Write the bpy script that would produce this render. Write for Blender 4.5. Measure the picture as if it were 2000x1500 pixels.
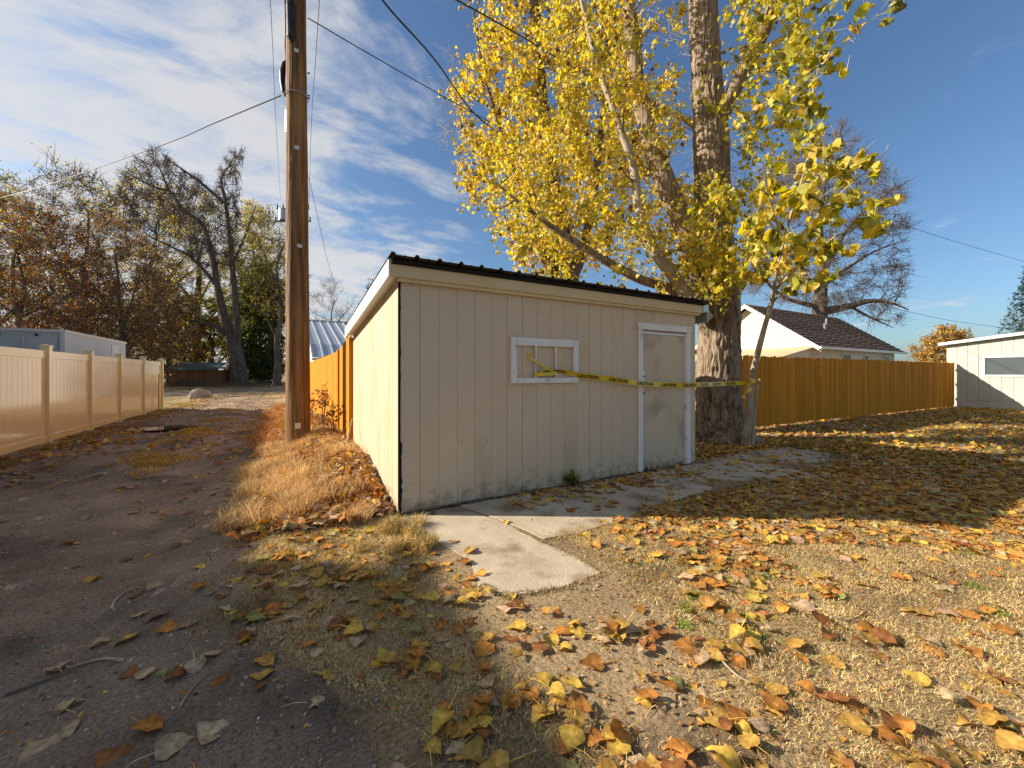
import bpy, math, random
import numpy as np
from mathutils import Vector, Matrix, noise as mn

S = bpy.context.scene
for o in list(bpy.data.objects): bpy.data.objects.remove(o)
COL = S.collection
# ------------------------------------------------------------------ camera, world, sun, exposure
cd = bpy.data.cameras.new('camera'); cam = bpy.data.objects.new('camera', cd); COL.objects.link(cam)
cam.location = (0, 0, 1.4); cam.rotation_euler = (math.radians(90), 0, math.radians(-30))
cd.sensor_width = 36; cd.lens = 14.04; cd.shift_y = -0.01025; cd.clip_start = 0.05; cd.clip_end = 3000
S.camera = cam
SUN = Vector((-1.8, 1.12, 1.0)).normalized()
SUN_STRENGTH = 4.4; SKY_STRENGTH = 0.102
S.view_settings.view_transform = 'Standard'; S.view_settings.look = 'None'
S.view_settings.gamma = 1; S.view_settings.use_curve_mapping = False
S.view_settings.exposure = 1.08
ld = bpy.data.lights.new('sun', 'SUN'); ld.energy = SUN_STRENGTH; ld.angle = math.radians(.5); ld.color = (1, .88, .74)
sun = bpy.data.objects.new('sun', ld); COL.objects.link(sun)
sun.rotation_euler = (-SUN).to_track_quat('-Z', 'Y').to_euler(); sun.location = SUN * 60
world = bpy.data.worlds.new('World'); S.world = world; world.use_nodes = True
wt = world.node_tree; wt.nodes.clear()
def WN(t, **k):
    n = wt.nodes.new(t)
    for a, b in k.items(): setattr(n, a, b)
    return n
wl = wt.links.new
sky = WN('ShaderNodeTexSky', sky_type='NISHITA', sun_disc=False)
sky.sun_elevation = math.asin(SUN.z); sky.sun_rotation = math.atan2(SUN.x, SUN.y)
sky.air_density = 1.0; sky.dust_density = 1.5; sky.ozone_density = 2.2
tc = WN('ShaderNodeTexCoord'); sep = WN('ShaderNodeSeparateXYZ'); wl(tc.outputs['Generated'], sep.inputs[0])
zc = WN('ShaderNodeMath', operation='MAXIMUM'); wl(sep.outputs['Z'], zc.inputs[0]); zc.inputs[1].default_value = .04
zz = WN('ShaderNodeMath', operation='ADD'); wl(zc.outputs[0], zz.inputs[0]); zz.inputs[1].default_value = .12
px = WN('ShaderNodeMath', operation='DIVIDE'); wl(sep.outputs['X'], px.inputs[0]); wl(zz.outputs[0], px.inputs[1])
py = WN('ShaderNodeMath', operation='DIVIDE'); wl(sep.outputs['Y'], py.inputs[0]); wl(zz.outputs[0], py.inputs[1])
cmb = WN('ShaderNodeCombineXYZ'); wl(px.outputs[0], cmb.inputs[0]); wl(py.outputs[0], cmb.inputs[1])
mp = WN('ShaderNodeMapping'); mp.inputs['Rotation'].default_value = (0, 0, math.radians(25)); mp.inputs['Scale'].default_value = (.75, 1.05, 1)
wl(cmb.outputs[0], mp.inputs[0])
n1 = WN('ShaderNodeTexNoise'); n1.inputs['Scale'].default_value = 2.4; n1.inputs['Detail'].default_value = 9; n1.inputs['Roughness'].default_value = .62; n1.inputs['Distortion'].default_value = .35
wl(mp.outputs[0], n1.inputs['Vector'])
n2 = WN('ShaderNodeTexNoise'); n2.inputs['Scale'].default_value = .33; n2.inputs['Detail'].default_value = 2
wl(cmb.outputs[0], n2.inputs['Vector'])
# cloud field lies over the north-west: the plane coordinate along the alley's left side
cd1 = WN('ShaderNodeVectorMath', operation='DOT_PRODUCT'); wl(cmb.outputs[0], cd1.inputs[0]); cd1.inputs[1].default_value = (-.80, .30, 0)
mr = WN('ShaderNodeMapRange'); wl(cd1.outputs['Value'], mr.inputs[0])
mr.inputs[1].default_value = -.25; mr.inputs[2].default_value = .85; mr.inputs[3].default_value = -.66; mr.inputs[4].default_value = -.10
a1 = WN('ShaderNodeMath', operation='MULTIPLY_ADD'); wl(n1.outputs['Fac'], a1.inputs[0]); a1.inputs[1].default_value = 1.75; wl(mr.outputs[0], a1.inputs[2])
a2 = WN('ShaderNodeMath', operation='MULTIPLY_ADD'); wl(n2.outputs['Fac'], a2.inputs[0]); a2.inputs[1].default_value = .5; wl(a1.outputs[0], a2.inputs[2])
cr = WN('ShaderNodeMapRange'); wl(a2.outputs[0], cr.inputs[0]); cr.interpolation_type = 'SMOOTHSTEP'
cr.inputs[1].default_value = .56; cr.inputs[2].default_value = 1.0; cr.inputs[3].default_value = 0; cr.inputs[4].default_value = .85
tint = WN('ShaderNodeMix', data_type='RGBA', blend_type='MULTIPLY'); tint.inputs[0].default_value = 1
wl(sky.outputs[0], tint.inputs[6]); tint.inputs[7].default_value = (.51, .62, .71, 1)
mx = WN('ShaderNodeMix', data_type='RGBA'); wl(cr.outputs[0], mx.inputs[0]); wl(tint.outputs[2], mx.inputs[6]); mx.inputs[7].default_value = (3.55, 3.5, 3.45, 1)
bg = WN('ShaderNodeBackground'); bg.inputs['Strength'].default_value = SKY_STRENGTH; wl(mx.outputs[2], bg.inputs[0])
wo = WN('ShaderNodeOutputWorld'); wl(bg.outputs[0], wo.inputs[0])

# ------------------------------------------------------------------ layout helpers
Fx, Fy, Rx, Ry = .5, .8660254, .8660254, -.5
def at(u, v, t):                       # photo pixel at depth t -> world point
    r = (u - 1000) / 780
    return Vector((t * (Fx + r * Rx), t * (Fy + r * Ry), 1.4 + (729.5 - v) / 780 * t))
def toimg(p):
    t = p[0] * Fx + p[1] * Fy
    return 1000 + 780 * (p[0] * Rx + p[1] * Ry) / t, 729.5 - 780 * (p[2] - 1.4) / t, t
def onY(u, v, y):
    r = (u - 1000) / 780; return at(u, v, y / (Fy + r * Ry))
def sm(a, b, x):
    x = np.clip((x - a) / (b - a), 0, 1); return x * x * (3 - 2 * x)
def hgt(x, y):                         # ground relief
    x = np.asarray(x, float); y = np.asarray(y, float)
    m = .30 * np.exp(-((x - .72) / .48) ** 2) * sm(3.95, 5.6, y) * (1 - sm(11, 16, y))
    m = m * np.where(x > 1.05, 0, 1)
    w = .012 * np.sin(x * 1.7 + 1.1 * np.sin(y * .9)) * np.sin(y * 1.3 + .7 * np.sin(x * 1.9))
    w = w + .006 * np.sin(x * 6.1 + 2 * np.sin(y * 2.3)) * np.sin(y * 5.3 + 1.4 * np.sin(x * 4.1))
    near = 1 - sm(0, .25, (np.abs(x - 3.3) < 2.4) * (np.abs(y - 5.4) < 1.6) * 1.0)
    rut = -.05 * (np.exp(-((x + 1.0) / .3) ** 2) + np.exp(-((x + 2.6) / .35) ** 2)) * sm(-2, 2, y)
    far = sm(60, 200, np.hypot(x, y))
    flat = sm(.5, .9, x) * (1 - sm(8.5, 9.2, x)) * sm(1.3, 1.8, y) * (1 - sm(4.3, 4.6, y))
    return m + w * (1 - far) * (1 - flat) + rut * (1 - far)
def hz(x, y): return float(hgt(x, y))

# ------------------------------------------------------------------ mesh helpers
def link(name, me, mats=None, parent=None, smooth=False):
    o = bpy.data.objects.new(name, me); COL.objects.link(o)
    if mats is not None:
        for m in (mats if isinstance(mats, (list, tuple)) else [mats]): me.materials.append(m)
    if parent: o.parent = parent
    if smooth: me.shade_smooth()
    return o
def tag(o, label=None, cat=None, group=None, kind=None):
    if label: o['label'] = label
    if cat: o['category'] = cat
    if group: o['group'] = group
    if kind: o['kind'] = kind
    return o
def empty(name, loc, label, cat, group=None, rz=0):
    o = bpy.data.objects.new(name, None); COL.objects.link(o); o.location = loc; o.rotation_euler = (0, 0, rz)
    o.empty_display_size = .2
    return tag(o, label, cat, group)
def tri_mesh(name, V, F, col=None):
    V = np.asarray(V, np.float32); F = np.asarray(F, np.int32)
    me = bpy.data.meshes.new(name); k = F.shape[1]
    me.vertices.add(len(V)); me.vertices.foreach_set('co', V.ravel())
    me.loops.add(F.size); me.loops.foreach_set('vertex_index', F.ravel())
    me.polygons.add(len(F)); me.polygons.foreach_set('loop_start', np.arange(0, F.size, k, dtype=np.int32))
    me.polygons.foreach_set('loop_total', np.full(len(F), k, np.int32))
    me.update(calc_edges=True)
    if col is not None:
        a = me.color_attributes.new('col', 'FLOAT_COLOR', 'POINT')
        c = np.ones((len(V), 4), np.float32); c[:, :3] = col; a.data.foreach_set('color', c.ravel())
    return me
def leaf_fac(tv):
    f = np.where(np.abs(tv[:, 0]) < .03, 1.25, .88)
    if len(tv) == 23: f[17:] = 1.7
    return f
class MB:
    def __init__(s): s.v = []; s.f = []
    def add(s, vs, fs):
        n = len(s.v); s.v += [tuple(p) for p in vs]; s.f += [tuple(n + i for i in f) for f in fs]; return s
    def box(s, x0, x1, y0, y1, z0, z1):
        return s.add([(x0,y0,z0),(x1,y0,z0),(x1,y1,z0),(x0,y1,z0),(x0,y0,z1),(x1,y0,z1),(x1,y1,z1),(x0,y1,z1)],
                     [(0,3,2,1),(4,5,6,7),(0,1,5,4),(1,2,6,5),(2,3,7,6),(3,0,4,7)])
    def prism(s, poly, d0, d1, axis='y'):       # poly of (a,b) extruded along axis
        def P(a, b, d): return {'x': (d, a, b), 'y': (a, d, b), 'z': (a, b, d)}[axis]
        n = len(poly)
        return s.add([P(a, b, d0) for a, b in poly] + [P(a, b, d1) for a, b in poly],
              [tuple(range(n - 1, -1, -1)), tuple(range(n, 2 * n))] + [(i, (i + 1) % n, n + (i + 1) % n, n + i) for i in range(n)])
    def tube(s, pts, rad, n=8, cap=True):
        pts = [Vector(p) for p in pts]
        if not isinstance(rad, (list, tuple)): rad = [rad] * len(pts)
        up = Vector((0, 0, 1)); vs = []; x = None
        for i, p in enumerate(pts):
            d = (pts[min(i + 1, len(pts) - 1)] - pts[max(i - 1, 0)]).normalized()
            if x is None: x = d.orthogonal().normalized()
            else: x = (x - d * x.dot(d)).normalized()
            y = d.cross(x)
            for k in range(n):
                a = 2 * math.pi * k / n; vs.append(p + (x * math.cos(a) + y * math.sin(a)) * rad[i])
        fs = [(i * n + k, i * n + (k + 1) % n, (i + 1) * n + (k + 1) % n, (i + 1) * n + k) for i in range(len(pts) - 1) for k in range(n)]
        if cap: fs += [tuple(range(n - 1, -1, -1)), tuple(range((len(pts) - 1) * n, len(pts) * n))]
        return s.add(vs, fs)
    def mesh(s, name):
        me = bpy.data.meshes.new(name); me.from_pydata(s.v, [], s.f); me.update(); return me
    def build(s, name, mat, parent=None, smooth=False, bevel=0):
        o = link(name, s.mesh(name), mat, parent, smooth)
        if bevel:
            b = o.modifiers.new('bevel', 'BEVEL'); b.width = bevel; b.segments = 1; b.limit_method = 'ANGLE'
        return o
# ------------------------------------------------------------------ materials
def newmat(name):
    m = bpy.data.materials.new(name); m.use_nodes = True; nt = m.node_tree
    b = nt.nodes['Principled BSDF']; return m, nt, b
def pm(name, c1, c2, scale=4, rough=.7, stretch=(1, 1, 1), bump=.2, bscale=None, detail=6, spec=.3, c3=None, s3=1.5, t3=(.5, .7), metal=0, rand=0.0, dist=.01):
    m, nt, b = newmat(name); N = nt.nodes.new; L = nt.links.new
    tc = N('ShaderNodeTexCoord'); mp = N('ShaderNodeMapping'); mp.inputs['Scale'].default_value = stretch; L(tc.outputs['Object'], mp.inputs[0])
    vec = mp.outputs[0]
    oi = N('ShaderNodeObjectInfo')
    off = N('ShaderNodeVectorMath'); off.operation = 'MULTIPLY_ADD'; cx = N('ShaderNodeCombineXYZ')
    for i in range(3): L(oi.outputs['Random'], cx.inputs[i])
    L(cx.outputs[0], off.inputs[0]); off.inputs[1].default_value = (37, 23, 51); L(vec, off.inputs[2]); vec = off.outputs[0]
    n = N('ShaderNodeTexNoise'); n.inputs['Scale'].default_value = scale; n.inputs['Detail'].default_value = detail; n.inputs['Roughness'].default_value = .6; L(vec, n.inputs['Vector'])
    r = N('ShaderNodeValToRGB'); r.color_ramp.elements[0].position = .32; r.color_ramp.elements[1].position = .68
    r.color_ramp.elements[0].color = (*c1, 1); r.color_ramp.elements[1].color = (*c2, 1); L(n.outputs['Fac'], r.inputs[0])
    c = r.outputs[0]
    if c3:
        n3 = N('ShaderNodeTexNoise'); n3.inputs['Scale'].default_value = s3; n3.inputs['Detail'].default_value = 4; L(vec, n3.inputs['Vector'])
        q = N('ShaderNodeMapRange'); q.inputs[1].default_value = t3[0]; q.inputs[2].default_value = t3[1]; L(n3.outputs['Fac'], q.inputs[0])
        mx = N('ShaderNodeMix'); mx.data_type = 'RGBA'; L(q.outputs[0], mx.inputs[0]); L(c, mx.inputs[6]); mx.inputs[7].default_value = (*c3, 1); c = mx.outputs[2]
    if rand:
        hs = N('ShaderNodeHueSaturation'); q = N('ShaderNodeMapRange'); q.inputs[3].default_value = 1 - rand; q.inputs[4].default_value = 1 + rand
        L(oi.outputs['Random'], q.inputs[0]); L(q.outputs[0], hs.inputs['Value']); L(c, hs.inputs['Color']); c = hs.outputs[0]
    L(c, b.inputs['Base Color']); b.inputs['Roughness'].default_value = rough; b.inputs['Specular IOR Level'].default_value = spec; b.inputs['Metallic'].default_value = metal
    if bump:
        nb = N('ShaderNodeTexNoise'); nb.inputs['Scale'].default_value = bscale or scale * 3; nb.inputs['Detail'].default_value = 5; L(vec, nb.inputs['Vector'])
        bp = N('ShaderNodeBump'); bp.inputs['Strength'].default_value = bump; bp.inputs['Distance'].default_value = dist; L(nb.outputs['Fac'], bp.inputs['Height']); L(bp.outputs[0], b.inputs['Normal'])
    return m
def leafmat(name, trans=.45, rough=.5, vscale=30, tsat=1.15):
    m, nt, b = newmat(name); N = nt.nodes.new; L = nt.links.new
    a = N('ShaderNodeAttribute'); a.attribute_name = 'col'
    tc = N('ShaderNodeTexCoord'); n = N('ShaderNodeTexNoise'); n.inputs['Scale'].default_value = vscale; n.inputs['Detail'].default_value = 4; L(tc.outputs['Object'], n.inputs['Vector'])
    q = N('ShaderNodeMapRange'); q.inputs[1].default_value = .3; q.inputs[2].default_value = .7; q.inputs[3].default_value = .55; q.inputs[4].default_value = 1.2; L(n.outputs['Fac'], q.inputs[0])
    hs = N('ShaderNodeHueSaturation'); L(q.outputs[0], hs.inputs['Value']); L(a.outputs['Color'], hs.inputs['Color'])
    L(hs.outputs[0], b.inputs['Base Color']); b.inputs['Roughness'].default_value = rough; b.inputs['Specular IOR Level'].default_value = .35
    if trans:
        tr = N('ShaderNodeBsdfTranslucent'); h2 = N('ShaderNodeHueSaturation'); h2.inputs['Saturation'].default_value = tsat; h2.inputs['Value'].default_value = 1.25
        L(hs.outputs[0], h2.inputs['Color']); L(h2.outputs[0], tr.inputs[0])
        mx = N('ShaderNodeMixShader'); mx.inputs[0].default_value = trans; out = nt.nodes['Material Output']
        L(b.outputs[0], mx.inputs[1]); L(tr.outputs[0], mx.inputs[2]); L(mx.outputs[0], out.inputs[0])
    return m
M = {}
M['leaf'] = leafmat('crown_leaf', .5); M['litter'] = leafmat('fallen_leaf_surface', .18, .75, 45); M['litter_near'] = leafmat('near_fallen_leaf_surface', .18, .75, 4.5)
for k_ in ('litter', 'litter_near'): M[k_].node_tree.nodes['Principled BSDF'].inputs['Specular IOR Level'].default_value = .12
M['blade'] = leafmat('grass_blade', .3, .6, 3)
M['bark'] = pm('cottonwood_bark', (.11, .08, .05), (.40, .31, .22), 15, .9, (1, 1, .17), 1.0, 22, 9, dist=.05)
M['bark2'] = pm('grey_bark', (.07, .055, .04), (.19, .155, .12), 5, .9, (1, 1, .25), .7, 10, dist=.03)
M['twig'] = pm('twig_bark', (.10, .075, .055), (.20, .16, .12), 5, .9, bump=0)
M['pale_bark'] = pm('pale_branch_bark', (.26, .21, .15), (.48, .41, .31), 9, .85, (1, 1, .4), .5, 20)
M['siding'] = pm('tan_painted_siding', (.555, .445, .305), (.595, .48, .335), 1.6, .62, (1, 1, .5), .25, 90, c3=(.49, .40, .255), s3=1.1, t3=(.58, .66), rand=.015, dist=.002)
M['door'] = pm('tan_painted_door', (.54, .44, .30), (.59, .48, .335), 2.5, .6, bump=.15, bscale=60, c3=(.40, .33, .215), s3=2.1, t3=(.52, .64), dist=.002)
M['trim_tan'] = pm('tan_trim_paint', (.58, .46, .255), (.63, .51, .29), 3, .6, bump=.2, bscale=50, dist=.002)
M['white'] = pm('white_trim_paint', (.66, .66, .62), (.76, .75, .71), 5, .55, bump=.3, bscale=60, c3=(.45, .44, .40), s3=6, t3=(.6, .72), dist=.003)
M['groove'] = pm('siding_groove_paint', (.40, .32, .21), (.44, .35, .235), 3, .8, bump=0)
M['black'] = pm('matte_black', (.008, .007, .006), (.02, .018, .015), 8, .9)  # plain black for the corner gap, roof edge strip and door splinters
M['roofmetal'] = pm('weathered_roof_metal', (.05, .043, .037), (.13, .115, .10), 6, .55, bump=.1, metal=.3)
M['galv'] = pm('galvanised_metal', (.40, .43, .46), (.52, .55, .58), 4, .38, bump=.05, metal=.7)
for k_ in ('siding', 'door'):      # dirt splashed up from the ground, and small chips
    nt = M[k_].node_tree; N = nt.nodes.new; L = nt.links.new; b = nt.nodes['Principled BSDF']; src = b.inputs['Base Color'].links[0].from_socket
    tc_ = N('ShaderNodeTexCoord'); sp_ = N('ShaderNodeSeparateXYZ'); L(tc_.outputs['Object'], sp_.inputs[0])
    nz_ = N('ShaderNodeTexNoise'); nz_.inputs['Scale'].default_value = 9; nz_.inputs['Detail'].default_value = 8; L(tc_.outputs['Object'], nz_.inputs['Vector'])
    g1 = N('ShaderNodeMapRange'); g1.inputs[1].default_value = .02; g1.inputs[2].default_value = .42; g1.inputs[3].default_value = .28; g1.inputs[4].default_value = -.12; L(sp_.outputs['Z'], g1.inputs[0])
    ad_ = N('ShaderNodeMath'); ad_.operation = 'ADD'; L(nz_.outputs['Fac'], ad_.inputs[0]); L(g1.outputs[0], ad_.inputs[1])
    g2 = N('ShaderNodeMapRange'); g2.inputs[1].default_value = .60; g2.inputs[2].default_value = .86; g2.inputs[4].default_value = .75; L(ad_.outputs[0], g2.inputs[0])
    m1 = N('ShaderNodeMix'); m1.data_type = 'RGBA'; L(g2.outputs[0], m1.inputs[0]); L(src, m1.inputs[6]); m1.inputs[7].default_value = (.26, .20, .13, 1)
    vo_ = N('ShaderNodeTexVoronoi'); vo_.inputs['Scale'].default_value = 7; L(tc_.outputs['Object'], vo_.inputs['Vector'])
    g3 = N('ShaderNodeMapRange'); g3.inputs[1].default_value = .045; g3.inputs[2].default_value = .07; g3.inputs[3].default_value = .8; g3.inputs[4].default_value = 0; L(vo_.outputs['Distance'], g3.inputs[0])
    g4 = N('ShaderNodeMath'); g4.operation = 'GREATER_THAN'; g4.inputs[1].default_value = .45; sc_ = N('ShaderNodeSeparateColor'); L(vo_.outputs['Color'], sc_.inputs[0]); L(sc_.outputs[0], g4.inputs[0])
    g5 = N('ShaderNodeMath'); g5.operation = 'MULTIPLY'; L(g3.outputs[0], g5.inputs[0]); L(g4.outputs[0], g5.inputs[1])
    m2 = N('ShaderNodeMix'); m2.data_type = 'RGBA'; L(g5.outputs[0], m2.inputs[0]); L(m1.outputs[2], m2.inputs[6]); m2.inputs[7].default_value = (.09, .065, .04, 1); L(m2.outputs[2], b.inputs['Base Color'])
M['vinyl'] = pm('cream_vinyl', (.80, .655, .34), (.84, .695, .38), 2, .11, bump=.03, bscale=6, spec=.55, dist=.004)
M['cedar'] = pm('stained_cedar', (.47, .185, .012), (.60, .265, .020), 3, .75, (1, 1, .12), .35, 40, rand=.14, c3=(.34, .125, .008), s3=3, t3=(.6, .75), dist=.003, spec=.12)
M['pole'] = pm('treated_pole_wood', (.09, .045, .016), (.38, .205, .08), 14, .8, (1, 1, .06), 1.0, 30, 10, dist=.02, c3=(.10, .05, .02), s3=5, t3=(.55, .75))
M['concrete'] = pm('concrete', (.43, .35, .24), (.56, .475, .345), 3.2, .85, bump=.7, bscale=70, detail=12, c3=(.27, .19, .11), s3=2.6, t3=(.52, .68), dist=.005)
M['dark'] = pm('black_plastic', (.012, .012, .012), (.03, .03, .03), 10, .45)
M['cable'] = pm('black_cable', (.015, .015, .017), (.03, .03, .035), 10, .5, bump=0)
M['shingle'] = pm('brown_shingle', (.085, .055, .038), (.19, .13, .095), 14, .9, bump=.4, rand=.16)
M['whitewall'] = pm('white_lap_siding', (.50, .50, .41), (.56, .56, .47), 2, .6, bump=.05)
M['palegreen'] = pm('pale_grey_siding', (.42, .44, .385), (.47, .49, .43), 2, .6, bump=.06)
M['whiteclean'] = pm('white_paint', (.62, .62, .59), (.68, .68, .65), 2, .5, bump=.05)
M['trailer'] = pm('white_trailer_skin', (.46, .48, .50), (.52, .54, .56), 1, .35, bump=.03, bscale=1.2)
M['brownwood'] = pm('brown_board', (.16, .07, .03), (.24, .12, .05), 4, .8, (1, 1, .2), .3, rand=.12)
M['greenmetal'] = pm('green_roof_metal', (.03, .07, .075), (.05, .10, .11), 3, .5)
M['rock'] = pm('rock', (.25, .21, .16), (.42, .37, .3), 5, .9, bump=.6, dist=.05)
M['pebble'] = pm('pebble', (.16, .13, .11), (.36, .31, .26), 3, .85, bump=0, rand=.4)
m, nt, b = newmat('window_glass'); b.inputs['Base Color'].default_value = (.09, .11, .12, 1); b.inputs['Roughness'].default_value = .05; b.inputs['Specular IOR Level'].default_value = .9; M['glass'] = m
m, nt, b = newmat('yellow_tape'); b.inputs['Base Color'].default_value = (.66, .50, .03, 1); b.inputs['Roughness'].default_value = .35; M['tape'] = m
m, nt, b = newmat('black_print'); b.inputs['Base Color'].default_value = (.01, .01, .01, 1); b.inputs['Roughness'].default_value = .5; M['ink'] = m
m, nt, b = newmat('puddle_water'); b.inputs['Base Color'].default_value = (.02, .015, .01, 1); b.inputs['Roughness'].default_value = .04; M['water'] = m

def groundmat(name, cols, sc, bump, peb):
    m, nt, b = newmat(name); N = nt.nodes.new; L = nt.links.new
    tc = N('ShaderNodeTexCoord'); V = tc.outputs['Object']
    def nz(s, d=6, r=.6):
        n = N('ShaderNodeTexNoise'); n.inputs['Scale'].default_value = s; n.inputs['Detail'].default_value = d; n.inputs['Roughness'].default_value = r; L(V, n.inputs['Vector']); return n.outputs['Fac']
    def ramp(f, p0, c0, p1, c1):
        r = N('ShaderNodeValToRGB'); e = r.color_ramp.elements; e[0].position = p0; e[1].position = p1; e[0].color = (*c0, 1); e[1].color = (*c1, 1); L(f, r.inputs[0]); return r.outputs[0]
    big = ramp(nz(sc[0]), .35, cols[0], .65, cols[1]); fine = ramp(nz(sc[1], 10, .75), .35, (.42,) * 3, .68, (1.5,) * 3)
    mu = N('ShaderNodeMix'); mu.data_type = 'RGBA'; mu.blend_type = 'MULTIPLY'; mu.inputs[0].default_value = 1; L(big, mu.inputs[6]); L(fine, mu.inputs[7]); c = mu.outputs[2]
    q = N('ShaderNodeMapRange'); q.inputs[1].default_value = .5; q.inputs[2].default_value = .62; L(nz(sc[2], 5), q.inputs[0])
    m2 = N('ShaderNodeMix'); m2.data_type = 'RGBA'; L(q.outputs[0], m2.inputs[0]); L(c, m2.inputs[6])
    m3 = N('ShaderNodeMix'); m3.data_type = 'RGBA'; m3.blend_type = 'MULTIPLY'; m3.inputs[0].default_value = 1; m3.inputs[6].default_value = (*cols[2], 1); L(fine, m3.inputs[7]); L(m3.outputs[2], m2.inputs[7]); c = m2.outputs[2]
    vo = N('ShaderNodeTexVoronoi'); vo.inputs['Scale'].default_value = peb; L(V, vo.inputs['Vector'])
    sp = N('ShaderNodeMapRange'); sp.inputs[1].default_value = .10; sp.inputs[2].default_value = .22; sp.inputs[3].default_value = .5; sp.inputs[4].default_value = 0; L(vo.outputs['Distance'], sp.inputs[0])
    sc_ = N('ShaderNodeMapRange'); sc_.inputs[1].default_value = .45; sc_.inputs[2].default_value = .7; L(vo.outputs['Color'], sc_.inputs[0])
    ml = N('ShaderNodeMath'); ml.operation = 'MULTIPLY'; L(sp.outputs[0], ml.inputs[0]); L(sc_.outputs[0], ml.inputs[1])
    m4 = N('ShaderNodeMix'); m4.data_type = 'RGBA'; L(ml.outputs[0], m4.inputs[0]); L(c, m4.inputs[6]); m4.inputs[7].default_value = (*cols[3], 1)
    L(m4.outputs[2], b.inputs['Base Color']); b.inputs['Roughness'].default_value = .95; b.inputs['Specular IOR Level'].default_value = .15
    ad = N('ShaderNodeMath'); ad.operation = 'ADD'; L(nz(sc[1] * .8, 8, .7), ad.inputs[0]); L(ml.outputs[0], ad.inputs[1])
    bp = N('ShaderNodeBump'); bp.inputs['Strength'].default_value = bump; bp.inputs['Distance'].default_value = .025; L(ad.outputs[0], bp.inputs['Height']); L(bp.outputs[0], b.inputs['Normal'])
    return m
M['ground'] = groundmat('dry_lawn_soil', [(.31, .225, .12), (.48, .35, .19), (.20, .145, .085), (.62, .50, .34)], (1.3, 45, .8), .8, 55)
M['alley'] = groundmat('alley_gravel', [(.23, .175, .125), (.44, .335, .235), (.17, .13, .095), (.62, .53, .42)], (1.1, 70, .8), 1.0, 40)

# ------------------------------------------------------------------ ground, alley, slabs
def axis(lo, hi, n, k):
    s = np.linspace(-1, 1, n); g = np.sinh(s * k) / np.sinh(k)
    return np.where(g < 0, -g * lo, g * hi)
def heightsheet(name, xs, ys, dz, mat, edge=None):
    X, Y = np.meshgrid(xs, ys)
    if edge is not None: X, Y = edge(X, Y)
    Z = hgt(X, Y) + dz; V = np.stack([X, Y, Z], -1).reshape(-1, 3); nx, ny = len(xs), len(ys)
    i = np.arange(nx - 1); j = np.arange(ny - 1); I, J = np.meshgrid(i, j); a = (J * nx + I).ravel()
    o = link(name, tri_mesh(name, V, np.stack([a, a + 1, a + nx + 1, a + nx], 1)), mat, smooth=True); tag(o, kind='structure'); return o
gx = axis(-700, 700, 300, 6.2) + 1.5; gy = axis(-700, 900, 320, 6.2) + 3
heightsheet('ground', gx, gy, 0, M['ground'])
def wav(y, s): return .035 * np.sin(y * 13.7 + s * 3) + .02 * np.sin(y * 29.3 + s) + .16 * np.sin(y * .83 + s) + .09 * np.sin(y * 2.3 + s * 2) + .05 * np.sin(y * 5.7 + s)
def edge_alley(X, Y):
    f = (X + .5 + 3.5) / 3.5         # -4..-.5 -> 0..1
    l = -3.55 + wav(Y, 1); r = -.28 + wav(Y, 4) - 1.0 * (1 - sm(1.0, 4.2, Y)) * 0
    r = r + 1.15 * (1 - sm(.3, 3.4, Y))
    return l + (r - l) * np.clip(f, 0, 1), Y
heightsheet('alley', np.linspace(-4, -.5, 44), np.concatenate([np.linspace(-6, 8, 420), np.linspace(8.2, 31, 90), np.linspace(32, 160, 40)]), .004, M['alley'], edge_alley)
heightsheet('cross_road', np.linspace(-60, 30, 120), np.linspace(31.5, 38.5, 12), .009, M['alley'], lambda X, Y: (X, Y + .3 * np.sin(X * .7)))
def slab(name, poly, z, th=.09, mat='concrete'):
    mb = MB(); n = len(poly); rng = random.Random(len(poly) * 7 + int(poly[0][0] * 10)); P = []
    for i in range(n):                 # roughen edges
        a = Vector(poly[i]); b = Vector(poly[(i + 1) % n]); k = max(2, int((b - a).length / .12))
        for q in range(k):
            p = a.lerp(b, q / k); P.append((p.x + rng.uniform(-.012, .012), p.y + rng.uniform(-.012, .012)))
    mb.prism(P, z - th, z, 'z'); o = mb.build(name, M[mat]); tag(o, kind='structure'); return o
slab('concrete_path', [(1.02, 3.9), (1.12, 3.2), (1.22, 2.75), (1.14, 2.4), (1.22, 2.2), (1.40, 2.13), (1.60, 2.09), (1.94, 2.12), (1.93, 2.4), (1.86, 2.75), (1.80, 3.25), (1.60, 3.93)], .006)
slab('concrete_path', [(1.63, 3.93), (1.83, 3.26), (1.93, 2.77), (2.25, 2.74), (2.85, 2.78), (3.6, 2.9), (4.5, 2.95), (4.85, 3.3), (4.9, 3.93)], .009)
slab('concrete_path', [(5.0, 3.9), (4.95, 3.2), (5.5, 2.75), (6.3, 2.6), (6.55, 3.2), (6.2, 4.1)], .010)
slab('concrete_path', [(6.35, 4.1), (6.7, 3.2), (7.6, 3.0), (8.4, 3.3), (8.2, 4.0)], .008)
o = slab('puddle', [(-3.35, 13.2), (-3.0, 12.8), (-2.3, 12.9), (-1.9, 13.3), (-2.4, 13.7), (-3.1, 13.6)], .012, .03, 'water')

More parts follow.
